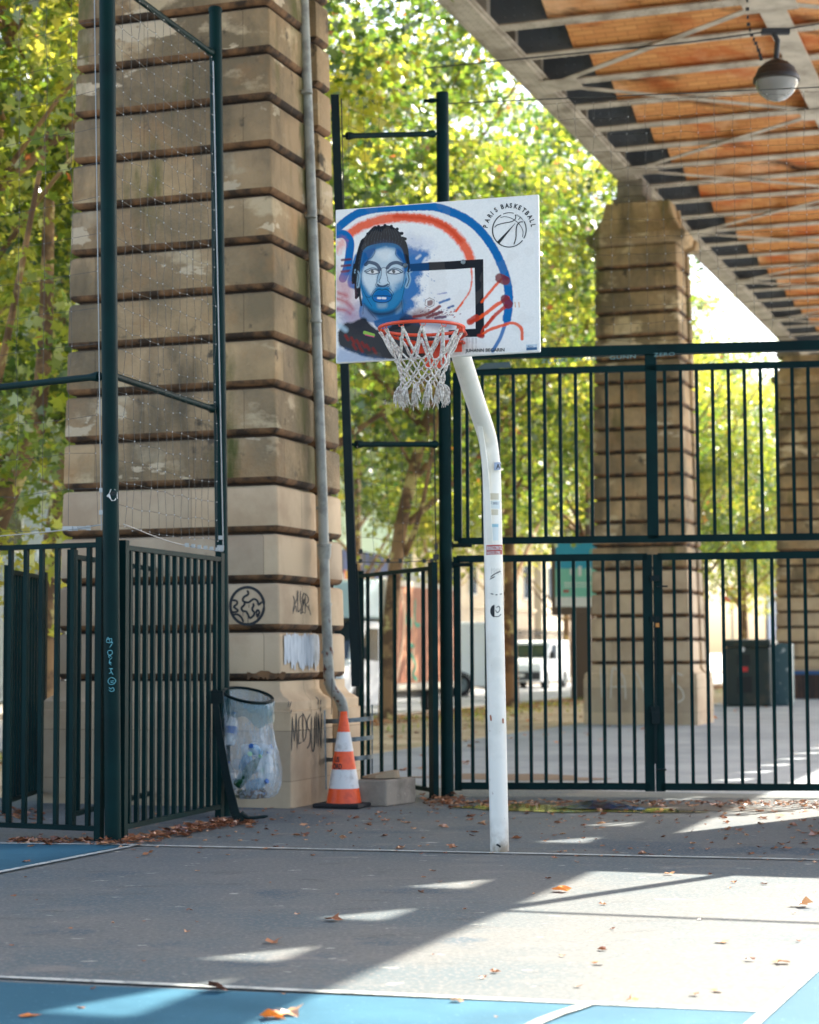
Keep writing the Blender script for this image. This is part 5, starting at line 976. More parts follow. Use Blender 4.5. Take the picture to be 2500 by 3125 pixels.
pl = [W(r_.uniform(-13, -11.4), r_.uniform(17, 70), .0) for _ in range(2600)] + [W(r_.uniform(-11.4, -6.5), r_.uniform(17, 50), 0) for _ in range(260)]
litter('leaf_carpet', pl, 'carpet of dry leaves on the soil strip under the street trees', 4, (.2, 1), lo=.03, hi=.075)
big = [((1712, 2722), .085, .97, 'orange curled leaf standing upright in the sunlit patch of the court'), ((2445, 2768), .085, .8, 'pale cream leaf lying in the sun near the right edge of the court'), ((1018, 2812), .07, .35, 'brown curled leaf at the left tip of a small triangle of sunlight'),
    ((835, 2880), .062, .5, 'curled tan leaf on the shaded court left of a light triangle'), ((658, 3032), .085, .1, 'large dark brown leaf lying on the blue zone near the front line'), ((86, 3106), .06, .97, 'orange leaf at the lower left corner of the photo'), ((832, 3112), .075, 1.0, 'bright orange leaf at the bottom edge on the blue zone'),
    ((885, 3102), .07, .85, 'cream leaf beside the bright orange leaf at the bottom edge'), ((2385, 2942), .06, .75, 'tan leaf in the sun above the right side line'), ((2292, 2934), .035, .2, 'small dark leaf in the sun left of the tan leaf by the side line'), ((1826, 2945), .04, .7, 'small brown leaf in the middle of the sunlit court'),
    ((1928, 3060), .04, .97, 'small orange leaf on the front white line'), ((2205, 2878), .055, .85, 'pale leaf with a short shadow in the sunny right half of the court'), ((1392, 3062), .04, .8, 'pale leaf on the blue zone just below the front line'), ((452, 2611), .07, .6, 'flat tan leaf just below the back white line near the corner pole'),
    ((815, 2594), .05, .55, 'tan leaf on the back white line below the rubbish bag'), ((2044, 2671), .05, .8, 'cream leaf where the shadow edge meets the sunlit court'), ((577, 2783), .03, .2, 'small dark leaf on the left shaded court'), ((214, 2838), .02, .5, 'tiny leaf alone on the left shaded court'), ((41, 2738), .03, .3, 'small brown leaf at the left edge of the court'),
    ((1838, 2585), .03, .4, 'small leaf touching the back line right of the hoop post'), ((1838, 2530), .05, .6, 'upright brown leaf between the hoop post and the gate'), ((2400, 2595), .06, .4, 'flat brown leaf near the right edge behind the back line'), ((2490, 2552), .09, .2, 'clump-like dark brown leaf at the right edge in shade'),
    ((2380, 2493), .06, .7, 'tan leaf in the sunlit wedge near the gate'), ((82, 2633), .05, .45, 'brown leaf on the blue key at the far left'), ((2120, 3040), .03, .8, 'small pale leaf right of the arc on the sunny court'), ((2190, 3028), .04, .85, 'pale leaf close to the front line at the right')]
for (x, y), s, tn, lab in big:
    r2 = random.Random(x); s *= .78; c = G(x, y); sh = leafshape(r2, s); k = 1.9 if s > .055 else 1.0
    for q in sh: q.z *= k
    R = Matrix.Rotation(r2.uniform(0, 6.28), 3, 'Z') @ Matrix.Rotation(rad(r2.uniform(-25, 25)) * (1 if s > .05 else .3), 3, 'X'); vs = [Vector((0, 0, .008))] + [R @ q for q in sh]; mz = min(v.z for v in vs)
    mid_ = []; me = bpy.data.meshes.new('fallen_leaf'); me.from_pydata([tuple(v - Vector((0, 0, mz - .006))) for v in vs], [], [(0, 1 + i, 1 + (i + 1) % 10) for i in range(10)]); me.attributes.new('tint', 'FLOAT', 'FACE').data.foreach_set('value', [tn] * 10); me.materials.append(DRY)
    o = bpy.data.objects.new('fallen_leaf', me); C.objects.link(o); o.location = c; tag(o, lab, 'leaf', 'fallen leaves on the court')
    sb = o.modifiers.new('sub', 'SUBSURF'); sb.levels = sb.render_levels = 1; sb.subdivision_type = 'SIMPLE'
# grass on the verge
gv = []; gf = []; tn = []
for i in range(5200):
    u = r_.gauss(-11.9, .7); v = r_.uniform(17, 62)
    if u < -12.95 or (math.sin(v * 1.3) + math.sin(v * .47 + u * 2)) < -.3: continue
    c = W(u, v, -.01); a = rr() * 6.28; w_ = .012; hh_ = r_.uniform(.04, .12); k = len(gv); dx = Vector((math.cos(a), math.sin(a), 0)); gv += [tuple(c - dx * w_), tuple(c + dx * w_), tuple(c + Vector((r_.uniform(-.03, .03), r_.uniform(-.03, .03), hh_)))]; gf.append((k, k + 1, k + 2)); tn.append(r_.uniform(.2, .8))
me = bpy.data.meshes.new('verge_grass'); me.from_pydata(gv, [], gf); me.attributes.new('tint', 'FLOAT', 'FACE').data.foreach_set('value', tn); me.materials.append(LEAF); o = bpy.data.objects.new('verge_grass', me); C.objects.link(o); tag(o, 'thin grass tufts on the soil strip below the street trees', 'grass', kind='stuff')

# ------------------------------------------------------------------ trees
BARK = mat('plane_bark', s2l(150, 118, 82), .9, layers=[(s2l(104, 80, 58), dict(scale=2.2, detail=5, lo=.46, hi=.54)), (s2l(196, 178, 116), dict(scale=2.8, detail=4, lo=.58, hi=.63))], bump=(12, .4, .03))
def crown_mesh(name, seed, n, clumps, rx, rz, ls):
    g = np.random.default_rng(seed); d = g.normal(size=(clumps, 3)); d /= np.linalg.norm(d, axis=1)[:, None]; rad_ = g.random(clumps) ** .45; cen = d * rad_[:, None] * np.array([rx, rx, rz])
    k = g.integers(0, clumps, n); sg = g.uniform(.28, .72, clumps)[k]; p = cen[k] + g.normal(size=(n, 3)) * sg[:, None] * np.array([1, 1, .62])
    nrm = g.normal(size=(n, 3)) * .75 + np.array([0, 0, .75]); nrm /= np.linalg.norm(nrm, axis=1)[:, None]
    a = np.cross(nrm, g.normal(size=(n, 3))); a /= np.linalg.norm(a, axis=1)[:, None]; b = np.cross(nrm, a); s = (ls * g.uniform(.6, 1.2, n))[:, None]
    prof = [(1.1, 0), (.4, .3), (.55, .95), (-.05, .5), (-.6, .85), (-.55, .2), (-.55, -.2), (-.6, -.85), (-.05, -.5), (.55, -.95), (.4, -.3)]
    V_ = np.stack([p + a * s * x + b * s * y + nrm * s * (.16 * abs(y)) for x, y in prof], 1).reshape(-1, 3); m = len(prof)
    me = bpy.data.meshes.new(name); me.vertices.add(n * m); me.vertices.foreach_set('co', V_.astype(np.float32).ravel()); me.loops.add(n * m); me.loops.foreach_set('vertex_index', np.arange(n * m, dtype=np.int32)); me.polygons.add(n); me.polygons.foreach_set('loop_start', np.arange(0, n * m, m, dtype=np.int32)); me.update(); me.validate()
    ct = g.uniform(.02, .78, clumps)[k] + g.normal(size=n) * .13; ct = np.clip(ct, 0, .92); ct = np.where(g.random(n) < .006, .98, ct)
    me.attributes.new('tint', 'FLOAT', 'FACE').data.foreach_set('value', ct.astype(np.float32)); me.materials.append(LEAF); return me
CR = [crown_mesh('crown_mesh', 1, 27000, 120, 3.9, 6.3, .082), crown_mesh('crown_mesh', 2, 28000, 125, 4.0, 6.5, .082), crown_mesh('crown_mesh', 3, 26000, 110, 3.8, 6.1, .084)]
def trunk(root, base, pts, radii, limbs):
    mb = MB(); mb.tube(curvepts(pts, 4), [radii[0] + (radii[1] - radii[0]) * i / (4 * (len(pts) - 1)) for i in range(4 * (len(pts) - 1) + 1)], 12)
    for lp, r0, r1 in limbs: c_ = curvepts(lp, 4); mb.tube(c_, [r0 + (r1 - r0) * i / (len(c_) - 1) for i in range(len(c_))], 8)
    return mb.build('trunk', BARK, root, smooth=60)
def tree(u, v, hc, ci, label, lean=(0, 0), sc_=1.0, rz=0., r0=.17, pts=None):
    b = W(u, v, -.02); root = thing('plane_tree', b, label, 'tree', 'street plane trees'); r2 = random.Random(int(u * 31 + v * 7)); L3 = Vector((lean[0], lean[1], 0))
    if pts is None: pts = [b, b + Vector((0, 0, 1.5)) + L3 * .12, b + Vector((0, 0, 3.4)) + L3 * .4, b + Vector((0, 0, 6)) + L3 * .8, b + Vector((0, 0, hc)) + L3]
    lim = []
    for i in range(7):
        a = r2.uniform(0, 6.28); z = r2.uniform(2.6, 7); k = min(1, z / hc); s = b + L3 * k + Vector((0, 0, z)); q_ = Vector((math.cos(a), math.sin(a), 0)); lim.append(([s, s + q_ * 1.0 + Vector((0, 0, .9)), s + q_ * r2.uniform(2.2, 3.6) + Vector((0, 0, r2.uniform(1.8, 3.6)))], .07, .02))
    for i in range(16):
        a = r2.uniform(0, 6.28); z = r2.uniform(4.5, hc + 3); k = min(1, z / hc); s = b + L3 * k + Vector((0, 0, min(z, hc))); q_ = Vector((math.cos(a), math.sin(a), 0)); e_ = s + q_ * r2.uniform(1.6, 3.4) + Vector((0, 0, r2.uniform(.4, 3.2))); m_ = s.lerp(e_, .5) + Vector((r2.uniform(-.3, .3), r2.uniform(-.3, .3), .3)); lim.append(([s, m_, e_], .035, .008)); lim.append(([m_, m_ + Vector((r2.uniform(-1, 1), r2.uniform(-1, 1), r2.uniform(.1, .9)))], .016, .005))
    trunk(root, b, pts, (r0, .06), lim)
    o = bpy.data.objects.new('crown', CR[ci]); C.objects.link(o); o.parent = root; o.location = L3 + W(-.7, 0, hc); o.rotation_euler = (0, 0, rz); o.scale = (sc_,) * 3
    return root
def tpts(lst): return [P(*q) for q in lst]
tb = W(-12.45, 34.77)
tree(-12.45, 34.77, 10.3, 0, 'slanting plane tree whose trunk leans right behind the short fence panel', lean=(1.2, .3), rz=.3, r0=.17, pts=tpts([(1180, 2197, 36.9), (1192, 1900, 36.9), (1225, 1600, 36.9), (1290, 1330, 37), (1330, 1180, 37), (1350, 900, 37)]))
tree(-12.23, 42.4, 9.6, 1, 'straight brown plane tree trunk just right of the white hoop post', lean=(0, 0), rz=1.3, r0=.2)
tree(-12.9, 23.2, 8.6, 2, 'leaning plane tree behind the left edge of the nearest pier', lean=(1.3, .2), rz=2.2, r0=.2, pts=tpts([(120, 2260, 26), (135, 1900, 26), (160, 1680, 26), (205, 1400, 26), (250, 1150, 26), (250, 700, 26)]))
tree(-11.8, 18.6, 8.3, 1, 'plane tree at the left edge of the photo with its trunk mostly out of view', lean=(.6, .5), rz=3.3, r0=.2, pts=tpts([(-90, 2360, 21.5), (-70, 1900, 21.5), (-30, 1640, 21.5), (70, 1390, 21.5), (130, 1150, 21.5), (150, 600, 21.5)]))
ar = [(-12.3, 28.9, 0, 'plane tree hidden by the nearest pier'), (-12.3, 50.2, 2, 'plane tree standing behind the poster panel'), (-12.2, 58, 0, 'plane tree behind the middle pier, nearer one'), (-12.3, 66, 1, 'plane tree whose trunk shows right of the middle pier above the dark cabinet'), (-12.2, 74, 2, 'plane tree farther down the row beyond the middle pier'), (-12.2, 83, 0, 'distant plane tree at the end of the near row')]
for u, v, ci, lab in ar: tree(u, v, 10.2 + (v % 3) * .3 if v < 55 else 8.3, ci, lab, rz=v * .7, sc_=1 if v < 55 else .86)
br_ = [(-23.2, 26, 1), (-23.3, 35, 2), (-23.1, 44, 0), (-23.4, 53, 1), (-23.2, 62, 2), (-23.3, 71, 0), (-23.2, 80, 1), (-23.2, 90, 2), (-22.5, 101, 0)]
nm = ['first', 'second', 'third', 'fourth', 'fifth', 'sixth', 'seventh', 'eighth', 'last']
for i, (u, v, ci) in enumerate(br_): tree(u, v, 12.2, ci, 'plane tree across the road, %s from the left in the far row' % nm[i], rz=v * .9, sc_=1.12, r0=.22)

# ------------------------------------------------------------------ vehicles
def vehicle(name, label, cat, u, v, prof, width, wheels, wr, paint, ws=None, sides=(), head=None, bumper=None, rz=0., extra=None, group=None, z0=-.13):
    """local x forward (towards the camera, -v), y to the vehicle's left"""
    root = thing(name, W(u, v, z0), label, cat, group); X_ = W(0, -1); Y_ = W(1, 0)
    if rz: X_ = Matrix.Rotation(rz, 3, 'Z') @ X_; Y_ = Matrix.Rotation(rz, 3, 'Z') @ Y_
    o_ = W(u, v, z0); L = lambda x, y, z: o_ + X_ * x + Y_ * y + Vector((0, 0, z)); n = len(prof); h_ = width / 2
    mb = MB(); mb.mesh([L(x, -h_, z) for x, z in prof] + [L(x, h_, z) for x, z in prof], [tuple(range(n)), tuple(range(2 * n - 1, n - 1, -1))] + [(i, (i + 1) % n, n + (i + 1) % n, n + i) for i in range(n)]); body = mb.build('body', paint, root, bevel=.05)
    if ws:
        (xa, za_), (xb, zb_) = ws; nx, nz = (za_ - zb_) * -1, (xb - xa) * -1; l_ = math.hypot(nx, nz); dx_, dz_ = abs(nx) / l_ * .012, abs(nz) / l_ * .012
        mb = MB(); q = [L(xa + dx_, -h_ + .12, za_ + dz_), L(xa + dx_, h_ - .12, za_ + dz_), L(xb + dx_, h_ - .2, zb_ + dz_), L(xb + dx_, -h_ + .2, zb_ + dz_)]; mb.face(q); mb.build('windscreen', GLASSD, root)
    for poly_ in sides:
        for sg in (1, -1): mb = MB(); mb.face([L(x, sg * (h_ + .006), z) for x, z in poly_]); mb.build('side_window', GLASSD, root)
    for x in wheels:
        for sg in (1, -1):
            ax = (X_, Vector((0, 0, 1)), Y_ * sg); c = L(x, sg * (h_ - .17), wr); w_ = MB(); w_.lathe([(wr * .6, .19), (wr * .92, .19), (wr, .15), (wr, .0), (.01, 0)], c, 22, ax); wo = w_.build('wheel', TYRE, root, smooth=40)
            w_ = MB(); w_.lathe([(.001, .17), (wr * .3, .175), (wr * .62, .185)], c, 16, ax); w_.build('rim', STEEL, wo, smooth=40)
            w_ = MB(); w_.lathe([(wr * 1.0, .19), (wr * 1.14, .185)], c, 22, ax); w_.build('wheel_arch', PLAST, root)
    if head:
        for sg in (1, -1): mb = MB(); mb.box(L(head[0], sg * (h_ - .25), head[1]), (.06, .34, .2), (X_, Y_, Vector((0, 0, 1)))); mb.build('headlight', CHROME, root, bevel=.02)
    if bumper: mb = MB(); mb.box(L(bumper[0], 0, bumper[1]), (.14, width * .98, bumper[2]), (X_, Y_, Vector((0, 0, 1)))); mb.build('bumper', PLAST, root, bevel=.04); mb = MB(); mb.box(L(bumper[0] + .078, 0, bumper[1] + .02), (.01, .5, .11), (X_, Y_, Vector((0, 0, 1)))); mb.build('number_plate', LBW, root)
    for sg in (1, -1): mb = MB(); mb.box(L((ws[0][0] - .25) if ws else 0, sg * (h_ + .12), (ws[0][1] + .12) if ws else 1.2), (.1, .2, .26), (X_, Y_, Vector((0, 0, 1)))); mb.build('mirror', PLAST, root, bevel=.03)
    if extra: extra(root, L, X_, Y_)
    return root
berl = [(2.1, .25), (2.15, .55), (2.1, .85), (1.85, 1.02), (1.2, 1.12), (.65, 1.72), (.3, 1.8), (-2.05, 1.8), (-2.15, 1.2), (-2.15, .25)]
vehicle('white_van', 'small white van facing the camera on the sunny road, right of the hoop post', 'van', -20.0, 72.5, berl, 1.75, (1.35, -1.35), .31, VWHITE, ws=((1.2, 1.12), (.65, 1.70)), sides=([(.95, 1.1), (.55, 1.62), (-.15, 1.64), (-.15, 1.08)],), head=(2.06, .82), bumper=(2.15, .48, .3))
vanp = [(2.6, .3), (2.7, .7), (2.6, 1.05), (1.9, 1.2), (1.2, 2.0), (.9, 2.3), (-2.7, 2.3), (-2.7, .3)]
vehicle('panel_van', 'tall white panel van parked beyond the hoop post, rear wheel showing', 'van', -20.4, 58.0, vanp, 1.95, (1.7, -1.8), .36, VWHITE, ws=((1.9, 1.2), (1.2, 2.0)), sides=([(1.6, 1.2), (1.1, 1.9), (.5, 1.9), (.5, 1.15)],), head=(2.6, .95), bumper=(2.7, .45, .3), rz=rad(-60))
carp = [(2.1, .22), (2.15, .6), (1.9, .78), (1.0, .92), (.3, 1.4), (-.9, 1.44), (-1.7, .98), (-2.1, .92), (-2.15, .3)]
vehicle('parked_car', 'pale blue car seen above the dark cabinet near the farthest pier', 'car', -9.6, 78.0, carp, 1.75, (1.35, -1.35), .31, mat('car_paleblue', s2l(180, 214, 226), .25), ws=((1.0, .92), (.3, 1.38)), sides=([(.75, .9), (.25, 1.3), (-.8, 1.34), (-1.4, .95)],), head=(2.05, .66), bumper=(2.12, .42, .22), z0=0)
TPN = mat('truck_panel', s2l(166, 104, 74), .55, layers=[(s2l(214, 150, 110), dict(scale=.9, detail=5, lo=.5, hi=.62, stretch=(3, 3, .5), rot=.4)), (s2l(110, 64, 46), dict(scale=.7, detail=5, lo=.55, hi=.7))])
def truck_extra(root, L, X_, Y_):
    Z = Vector((0, 0, 1)); mb = MB(); mb.box(L(-2.9, 0, 1.72), (4.6, 2.15, 2.3), (X_, Y_, Z)); cb_ = mb.build('cargo_box', mat('truck_box', s2l(206, 198, 180), .5), root, bevel=.04)
    mb = MB(); mb.box(L(-2.9, 1.082, 1.74), (4.3, .012, 2.0), (X_, Y_, Z)); mb.build('side_panel', TPN, cb_)
    mb = MB(); mb.prism8([L(-.62, -1.0, 2.05), L(-.62, 1.0, 2.05), L(.9, .95, 2.05), L(.9, -.95, 2.05)], [L(-.62, -1.0, 2.85), L(-.62, 1.0, 2.85), L(.35, .9, 2.8), L(.35, -.9, 2.8)]); mb.build('wind_deflector', mat('deflector', s2l(190, 212, 214), .4), root, bevel=.06)
    fr = lambda x, y: L(-.8 - x, 1.092, y); mb = MB()
    strokes(mb, [[(1.2, 2.5), (1.0, 2.0), (1.35, 2.05), (1.1, 1.6), (1.5, 1.5)], [(1.6, 2.5), (1.55, 2.0), (1.9, 1.95)], [(1.2, 1.4), (1.6, 1.1), (1.4, .9), (1.7, .8)]], .1, fr, 0, 0, 1); mb.build('spray_tag', mat('spray_teal', s2l(70, 150, 120), .6), cb_)
    marks('paint_streak', mat('spray_cream', s2l(226, 186, 150), .6), cb_, [[(.7, 2.7), (.9, 2.0), (.6, 1.2), (.3, .75)], [(3.7, 2.7), (3.4, 1.8), (3.8, 1.0), (3.5, .76)], [(1.5, 1.5), (1.3, 1.0), (1.2, .75)]], .12, lambda x, y: L(-.8 - x, 1.091, y), 0, 0, 1)
    mb = MB(); mb.box(L(-2.9, 0, .5), (4.5, 1.7, .14), (X_, Y_, Z)); mb.build('chassis', PLAST, root)
tcab = [(1.6, .3), (1.7, .6), (1.55, 1.0), (1.0, 1.25), (.45, 2.0), (-.55, 2.0), (-.55, .3)]
vehicle('box_truck', 'white box truck with a graffitied brown side panel parked behind the slanting tree', 'truck', -14.5, 36.9, tcab, 1.95, (.85, -3.9), .34, VWHITE, ws=((1.0, 1.25), (.45, 1.98)), sides=([(.75, 1.25), (.3, 1.85), (-.4, 1.85), (-.4, 1.2)],), head=(1.55, .85), bumper=(1.68, .45, .3), extra=truck_extra, z0=-.13)

# ------------------------------------------------------------------ street furniture
Z = Vector((0, 0, 1))
o = thing('poster_panel', W(-11.6, 49.5, 0), 'brown street poster panel with a turquoise poster, left of the middle pier', 'sign'); BRN = mat('panel_brown', s2l(92, 76, 64), .6)
def sp(x, y): return onplane(x, y, W(0, 49.5), W(0, 1))
mb = MB(); a = sp(1743, 2143); b = sp(1800, 2143); z1 = sp(1770, 1876).z; mb.prism8([Vector((a.x, a.y, 0)), Vector((b.x, b.y, 0)), Vector((b.x, b.y, 0)) + W(0, .3), Vector((a.x, a.y, 0)) + W(0, .3)], [Vector((a.x, a.y, z1)), Vector((b.x, b.y, z1)), Vector((b.x, b.y, z1)) + W(0, .3), Vector((a.x, a.y, z1)) + W(0, .3)]); mb.build('leg', BRN, o, bevel=.02)
a = sp(1683, 1878); c = sp(1930, 1640); mb = MB(); D = W(0, .22); mb.prism8([Vector((a.x, a.y, a.z)), Vector((c.x, c.y, a.z)), Vector((c.x, c.y, a.z)) + D, Vector((a.x, a.y, a.z)) + D], [Vector((a.x, a.y, c.z)), Vector((c.x, c.y, c.z)), Vector((c.x, c.y, c.z)) + D, Vector((a.x, a.y, c.z)) + D]); mb.build('case', BRN, o, bevel=.02)
off = W(0, -.01)
def q2(x0, y0, x1, y1, of=1): return [sp(x, y) + off * of for x, y in ((x0, y1), (x1, y1), (x1, y0), (x0, y0))]
mb = MB(); mb.face(q2(1696, 1735, 1918, 1822)); mb.build('poster', mat('poster_green', s2l(120, 190, 170), .4), o)
mb = MB(); mb.face(q2(1696, 1650, 1918, 1735)); mb.build('poster', mat('poster_blue', s2l(40, 150, 180), .4), o)
mb = MB(); mb.face(q2(1696, 1822, 1918, 1852)); mb.build('poster', LBW, o)
mb = MB(); [mb.face(q2(x, y, x + w_, y + h_, 1.5)) for x, y, w_, h_ in ((1722, 1778, 90, 4), (1722, 1788, 70, 3), (1740, 1735, 12, 20), (1765, 1728, 10, 30), (1790, 1733, 14, 24))]; mb.build('poster_print', LBW, o)
mb = MB(); mb.face(q2(1720, 1800, 1738, 1808, 1.5)); mb.build('poster_print', REDS, o)
mb = MB(); a = sp(1696, 1640); mb.bar(sp(1700, 1622), sp(1930, 1618), .3, .03); mb.tube([sp(1796, 1640), sp(1793, 1525)], .09, 10); mb.build('canopy', BRN, o)
# dark cabinet (recycling kiosk)
kb = W(-7.7, 44.2); o = thing('recycling_cabinet', kb, 'dark green street cabinet with a small red label, between middle and farthest pier', 'cabinet')
def kf(x, y, off=0): return onplane(x, y, kb - W(0, off), W(0, 1))
KM = mat('cabinet_dark', s2l(34, 48, 46), .4, layers=[(s2l(70, 66, 54), dict(scale=2, lo=.55, hi=.7))]); a, c = kf(2215, 2155), kf(2350, 1962); a.z = 0; c.z = 1.5
D = W(0, 1.0); p4 = [a, Vector((c.x, c.y, 0)), Vector((c.x, c.y, 0)) + D, a + D]; mb = MB(); mb.prism8(p4, [q_ + Z * 1.32 for q_ in p4]); mb.build('case', KM, o, bevel=.04)
m_ = sum(p4, Vector()) / 4; mb = MB(); mb.prism8([m_ + (q_ - m_) * 1.1 + Z * 1.322 for q_ in p4], [m_ + (q_ - m_) * 1.02 + Z * 1.5 for q_ in p4]); mb.build('lid', KM, o, bevel=.05)
mb = MB(); e = [kf(x, y, .008) for x, y in ((2257, 2050), (2283, 2050), (2283, 2035), (2257, 2035))]; mb.face(e); mb.build('red_label', mat('label_red', s2l(196, 50, 50), .5), o)
mb = MB(); e = [kf(x, y, .008) for x, y in ((2250, 2030), (2290, 2030), (2290, 1998), (2250, 1998))]; mb.face(e); e = [kf(x, y, .008) for x, y in ((2250, 2115), (2295, 2115), (2295, 2065), (2250, 2065))]; mb.face(e); mb.build('slot', BLK, o)
mb = MB(); c_ = kf(2267, 1982, .01); mb.lathe([(.05, 0), (.001, .004)], c_, 14, (W(1, 0), Z, W(0, -1))); mb.build('disc', LBW, o)
kb2 = W(-6.6, 44.9); o = thing('utility_cabinet', kb2, 'narrow grey-blue cabinet covered in stickers, right of the dark street cabinet', 'cabinet'); mb = MB(); mb.uvbox(-6.75, -6.38, 44.9, 45.5, 0, 1.4); mb.build('case', mat('cabinet_bluegrey', s2l(70, 100, 104), .5, layers=[(s2l(190, 196, 190), dict(scale=7, lo=.6, hi=.64))]), o, bevel=.03)
o = thing('low_railing', W(-6.6, 51.6), 'dark low barrier with a blue rail in front of the farthest pier', 'barrier'); mb = MB(); mb.uvbox(-7.9, -5.0, 51.3, 51.45, 0, .62); mb.build('boards', mat('barrier_brown', s2l(58, 48, 46), .7, layers=[(s2l(96, 70, 60), dict(scale=4, lo=.5, hi=.6, stretch=(4, 4, .3)))]), o); mb = MB(); mb.uvbox(-7.95, -4.95, 51.26, 51.49, .622, .72); mb.build('rail', mat('rail_blue', s2l(50, 90, 140), .5), o)
for i, (x, y0, y1, d_, col, lab) in enumerate(((2312, 1580, 1740, 88, s2l(120, 80, 160), 'purple banner hanging by the trunk above the dark cabinet'), (2368, 1590, 1735, 86, s2l(50, 80, 160), 'blue and lilac banner hanging left of the farthest pier'))):
    a = P(x - 18, y1, d_); c = P(x + 18, y0, d_); o = thing('street_banner', Vector(((a.x + c.x) / 2 + .35, d_ + .05, 0)), lab, 'banner', 'street banners'); mb = MB(); mb.box((a + c) / 2, (c.x - a.x, .03, c.z - a.z)); mb.build('cloth', mat('banner_cloth', col, .6, layers=[(s2l(200, 150, 190), dict(scale=1.4, lo=.52, hi=.56))]), o); mb = MB(); mb.tube([Vector((c.x + .08, d_ + .05, 0)), Vector((c.x + .08, d_ + .05, c.z + .3))], .06, 8); mb.build('pole', PLAST, o)
o = thing('road_sign', P(2237, 2000, 84) * 1, 'round red road sign on a post, seen low between the two farther piers', 'sign'); q_ = P(2234, 1815, 84); o.location = (q_.x, q_.y, 0)
mb = MB(); mb.tube([Vector((q_.x, q_.y, 0)), q_], .04, 8); mb.build('post', STEEL, o); mb = MB(); mb.lathe([(.36, 0), (.36, .02), (.001, .02)], q_, 20, (Vector((1, 0, 0)), Z, Vector((0, -1, 0)))); pl_ = mb.build('plate', mat('sign_red', s2l(200, 50, 50), .4), o); mb = MB(); mb.lathe([(.22, .025), (.001, .025)], q_, 20, (Vector((1, 0, 0)), Z, Vector((0, -1, 0)))); mb.build('disc', LBW, pl_)
# posts seen through the left fence
for x, w_, lab in ((158, .09, 'slim brown post behind the left cage, left one'), (190, .07, 'slim brown post behind the left cage, right one')):
    a = P(x, 2150, 33); o = thing('bollard_post', Vector((a.x, a.y, 0)), lab, 'post', 'slim brown street posts'); mb = MB(); mb.tube([Vector((a.x, a.y, 0)), Vector((a.x, a.y, 2.35))], w_ / 1.6, 10); mb.build('shaft', BRN, o, smooth=40); mb = MB(); mb.box(Vector((a.x + .03, a.y - .06, .95)), (.16, .04, .2)); mb.build('plate', mat('sign_orange', s2l(220, 160, 110), .5), o); mb = MB(); mb.lathe([(.07, 2.35), (.05, 2.42), (.001, 2.44)], Vector((a.x, a.y, 0)), 10); mb.build('cap', BRN, o)
# lantern post by the blue shop front, iron railing
q_ = P(1270, 1780, 56); o = thing('street_lantern', Vector((q_.x, q_.y, 0)), 'pale street lantern seen through the short fence, beside the blue shop front', 'lamp'); mb = MB(); mb.tube([Vector((q_.x, q_.y, 0)), Vector((q_.x, q_.y, 2.9))], .05, 8); mb.build('post', GRND, o); mb = MB(); mb.lathe([(.1, 2.9), (.18, 3.4), (.2, 3.45), (.001, 3.6)], Vector((q_.x, q_.y, 0)), 8); mb.build('lantern', CHROME, o)
o = thing('iron_railing', W(-25, 80), 'black iron railing in front of the beige building across the road', 'railing'); mb = MB(); mb.uvbox(-25.05, -25, 79, 98, .0, .5); mb.build('base_wall', CONC, o); mb = MB()
for i in range(95): v = 79.1 + i * .2; mb.uvbox(-25.035, -25.01, v, v + .035, .5, 2.3)
mb.uvbox(-25.045, -25.003, 79, 98, 2.1, 2.15); mb.uvbox(-25.045, -25.003, 79, 98, .65, .7); mb.build('bars', BLK, o)

# ------------------------------------------------------------------ buildings
def building(label, v0, v1, u, depth, hgt, wall, storeys, nwin, z_first=3.6, ground=None, ground_h=3.4, roof=None, rot=False, win=(1.1, 1.7), frame=LBW):
    root = thing('building', W(u, (v0 + v1) / 2), label, 'building', 'buildings along the far side of the road'); mb = MB(); mb.uvbox(u - depth, u, v0, v1, 0, hgt); mb.build('wall', wall, root)
    if ground: mb = MB(); mb.uvbox(u, u + .06, v0 + .1, v1 - .1, .0, ground_h); g = mb.build('shop_front', ground, root)
    mb = MB(); mb.uvbox(u, u + .25, v0, v1, hgt - .4, hgt - .05); mb.uvbox(u - depth, u + .1, v0, v1, hgt + .003, hgt + .25); mb.build('cornice', wall if roof is None else roof, root)
    st = (hgt - z_first - .8) / storeys
    for s in range(storeys):
        mb = MB(); mb.uvbox(u, u + .1, v0 + .02, v1 - .02, z_first + s * st - .3, z_first + s * st - .15); mb.build('string_course', wall, root)
        for i in range(nwin):
            vc = v0 + (v1 - v0) * (i + .5) / nwin; z0 = z_first + s * st + .4; mb = MB(); mb.uvbox(u, u + .05, vc - win[0] / 2 - .08, vc + win[0] / 2 + .08, z0 - .08, z0 + win[1] + .08); f = mb.build('window', frame, root); mb = MB(); mb.uvbox(u + .052, u + .06, vc - win[0] / 2, vc - .03, z0, z0 + win[1]); mb.uvbox(u + .052, u + .06, vc + .03, vc + win[0] / 2, z0, z0 + win[1]); mb.build('pane', GLASSD, f)
    return root
bw1 = mat('wall_bluegrey', s2l(150, 164, 174), .8); bw2 = mat('wall_greenwhite', s2l(206, 226, 206), .5); bw3 = mat('wall_beige', s2l(206, 190, 166), .8, layers=[(s2l(186, 168, 144), dict(scale=.4, lo=.4, hi=.6))]); blu = mat('shop_blue', s2l(36, 70, 140), .35, layers=[(s2l(22, 34, 70), dict(scale=.8, lo=.5, hi=.52, stretch=(1, 3, .3)))]); zinc = mat('zinc_roof', s2l(130, 140, 150), .5)
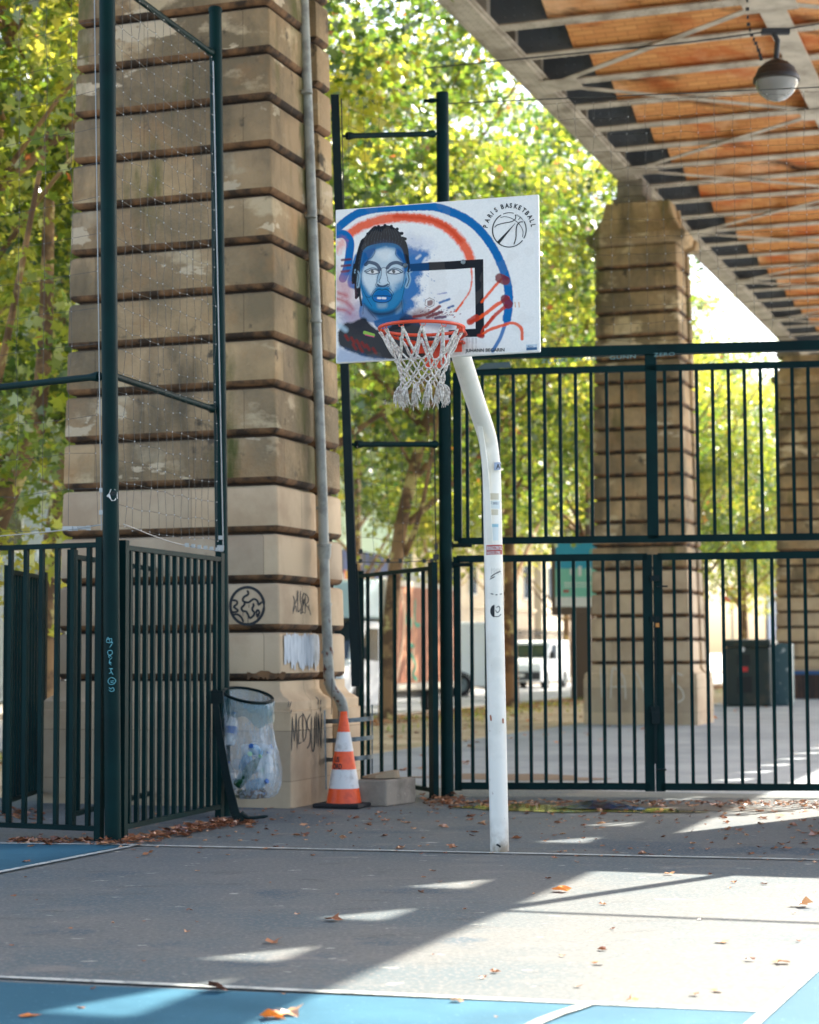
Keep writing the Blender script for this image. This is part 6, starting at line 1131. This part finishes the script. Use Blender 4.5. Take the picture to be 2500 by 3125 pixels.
building('pale grey-blue apartment block glimpsed left of the nearest pier', 22, 60, -27, 12, 17, bw1, 4, 9, ground=mat('garage_grey', s2l(150, 160, 166), .6), ground_h=3.2, win=(2.2, 1.5))
b_ = building('building with a pale green upper band over a dark blue shop front', 60.4, 77.5, -27, 12, 16, bw2, 3, 5, z_first=6.2, ground=blu, ground_h=5.2, win=(1.6, 1.5))
mb = MB(); [mb.uvbox(-26.935, -26.925, 64 + i * 2.1, 65.2 + i * 2.1, 3.6, 4.3) for i in range(6)]; mb.build('shop_sign', LBW, b_); mb = MB()
for i, c_ in enumerate((s2l(220, 80, 60), s2l(230, 180, 60), s2l(90, 160, 90))): mb = MB(); mb.prism8(*[[W(-26.93 + o2, 70.4 + i * .18, 4.4), W(-26.93 + o2, 70.55 + i * .18, 4.4), W(-26.93 + o2, 71.5 + i * .18, 1.9), W(-26.93 + o2, 71.3 + i * .18, 1.9)] for o2 in (0, .02)]); mb.build('rainbow_stripe', mat('stripe', c_, .5), b_)
building('beige stone apartment building behind the black railing', 77.9, 100, -27.5, 12, 19, bw3, 5, 7, roof=zinc)
building('tall beige building farther along the road', 100.4, 135, -27.2, 12, 20, mat('wall_cream', s2l(216, 204, 184), .8), 5, 10, roof=zinc)
o = thing('building', W(-14, 175), 'distant pale building with a grey mansard roof right of the middle pier', 'building', 'buildings along the far side of the road'); mb = MB(); mb.uvbox(-26, 16, 170, 184, 0, 17); mb.build('wall', mat('wall_pale', s2l(206, 208, 212), .8), o); mb = MB(); mb.prism8([W(-26.2, 169.8, 17), W(16.2, 169.8, 17), W(16.2, 184, 17), W(-26.2, 184, 17)], [W(-24, 172.5, 21.5), W(14, 172.5, 21.5), W(14, 182, 21.5), W(-24, 182, 21.5)]); mb.build('roof', zinc, o)
for s in range(5):
    for i in range(16): mb = MB(); u = -25 + i * 2.5; mb.uvbox(u, u + 1.1, 169.93, 169.97, 1.5 + s * 3, 3.3 + s * 3); mb.build('window', GLASSD, o)
for e in list(bpy.data.meshes):
    if e.users == 0: bpy.data.meshes.remove(e)
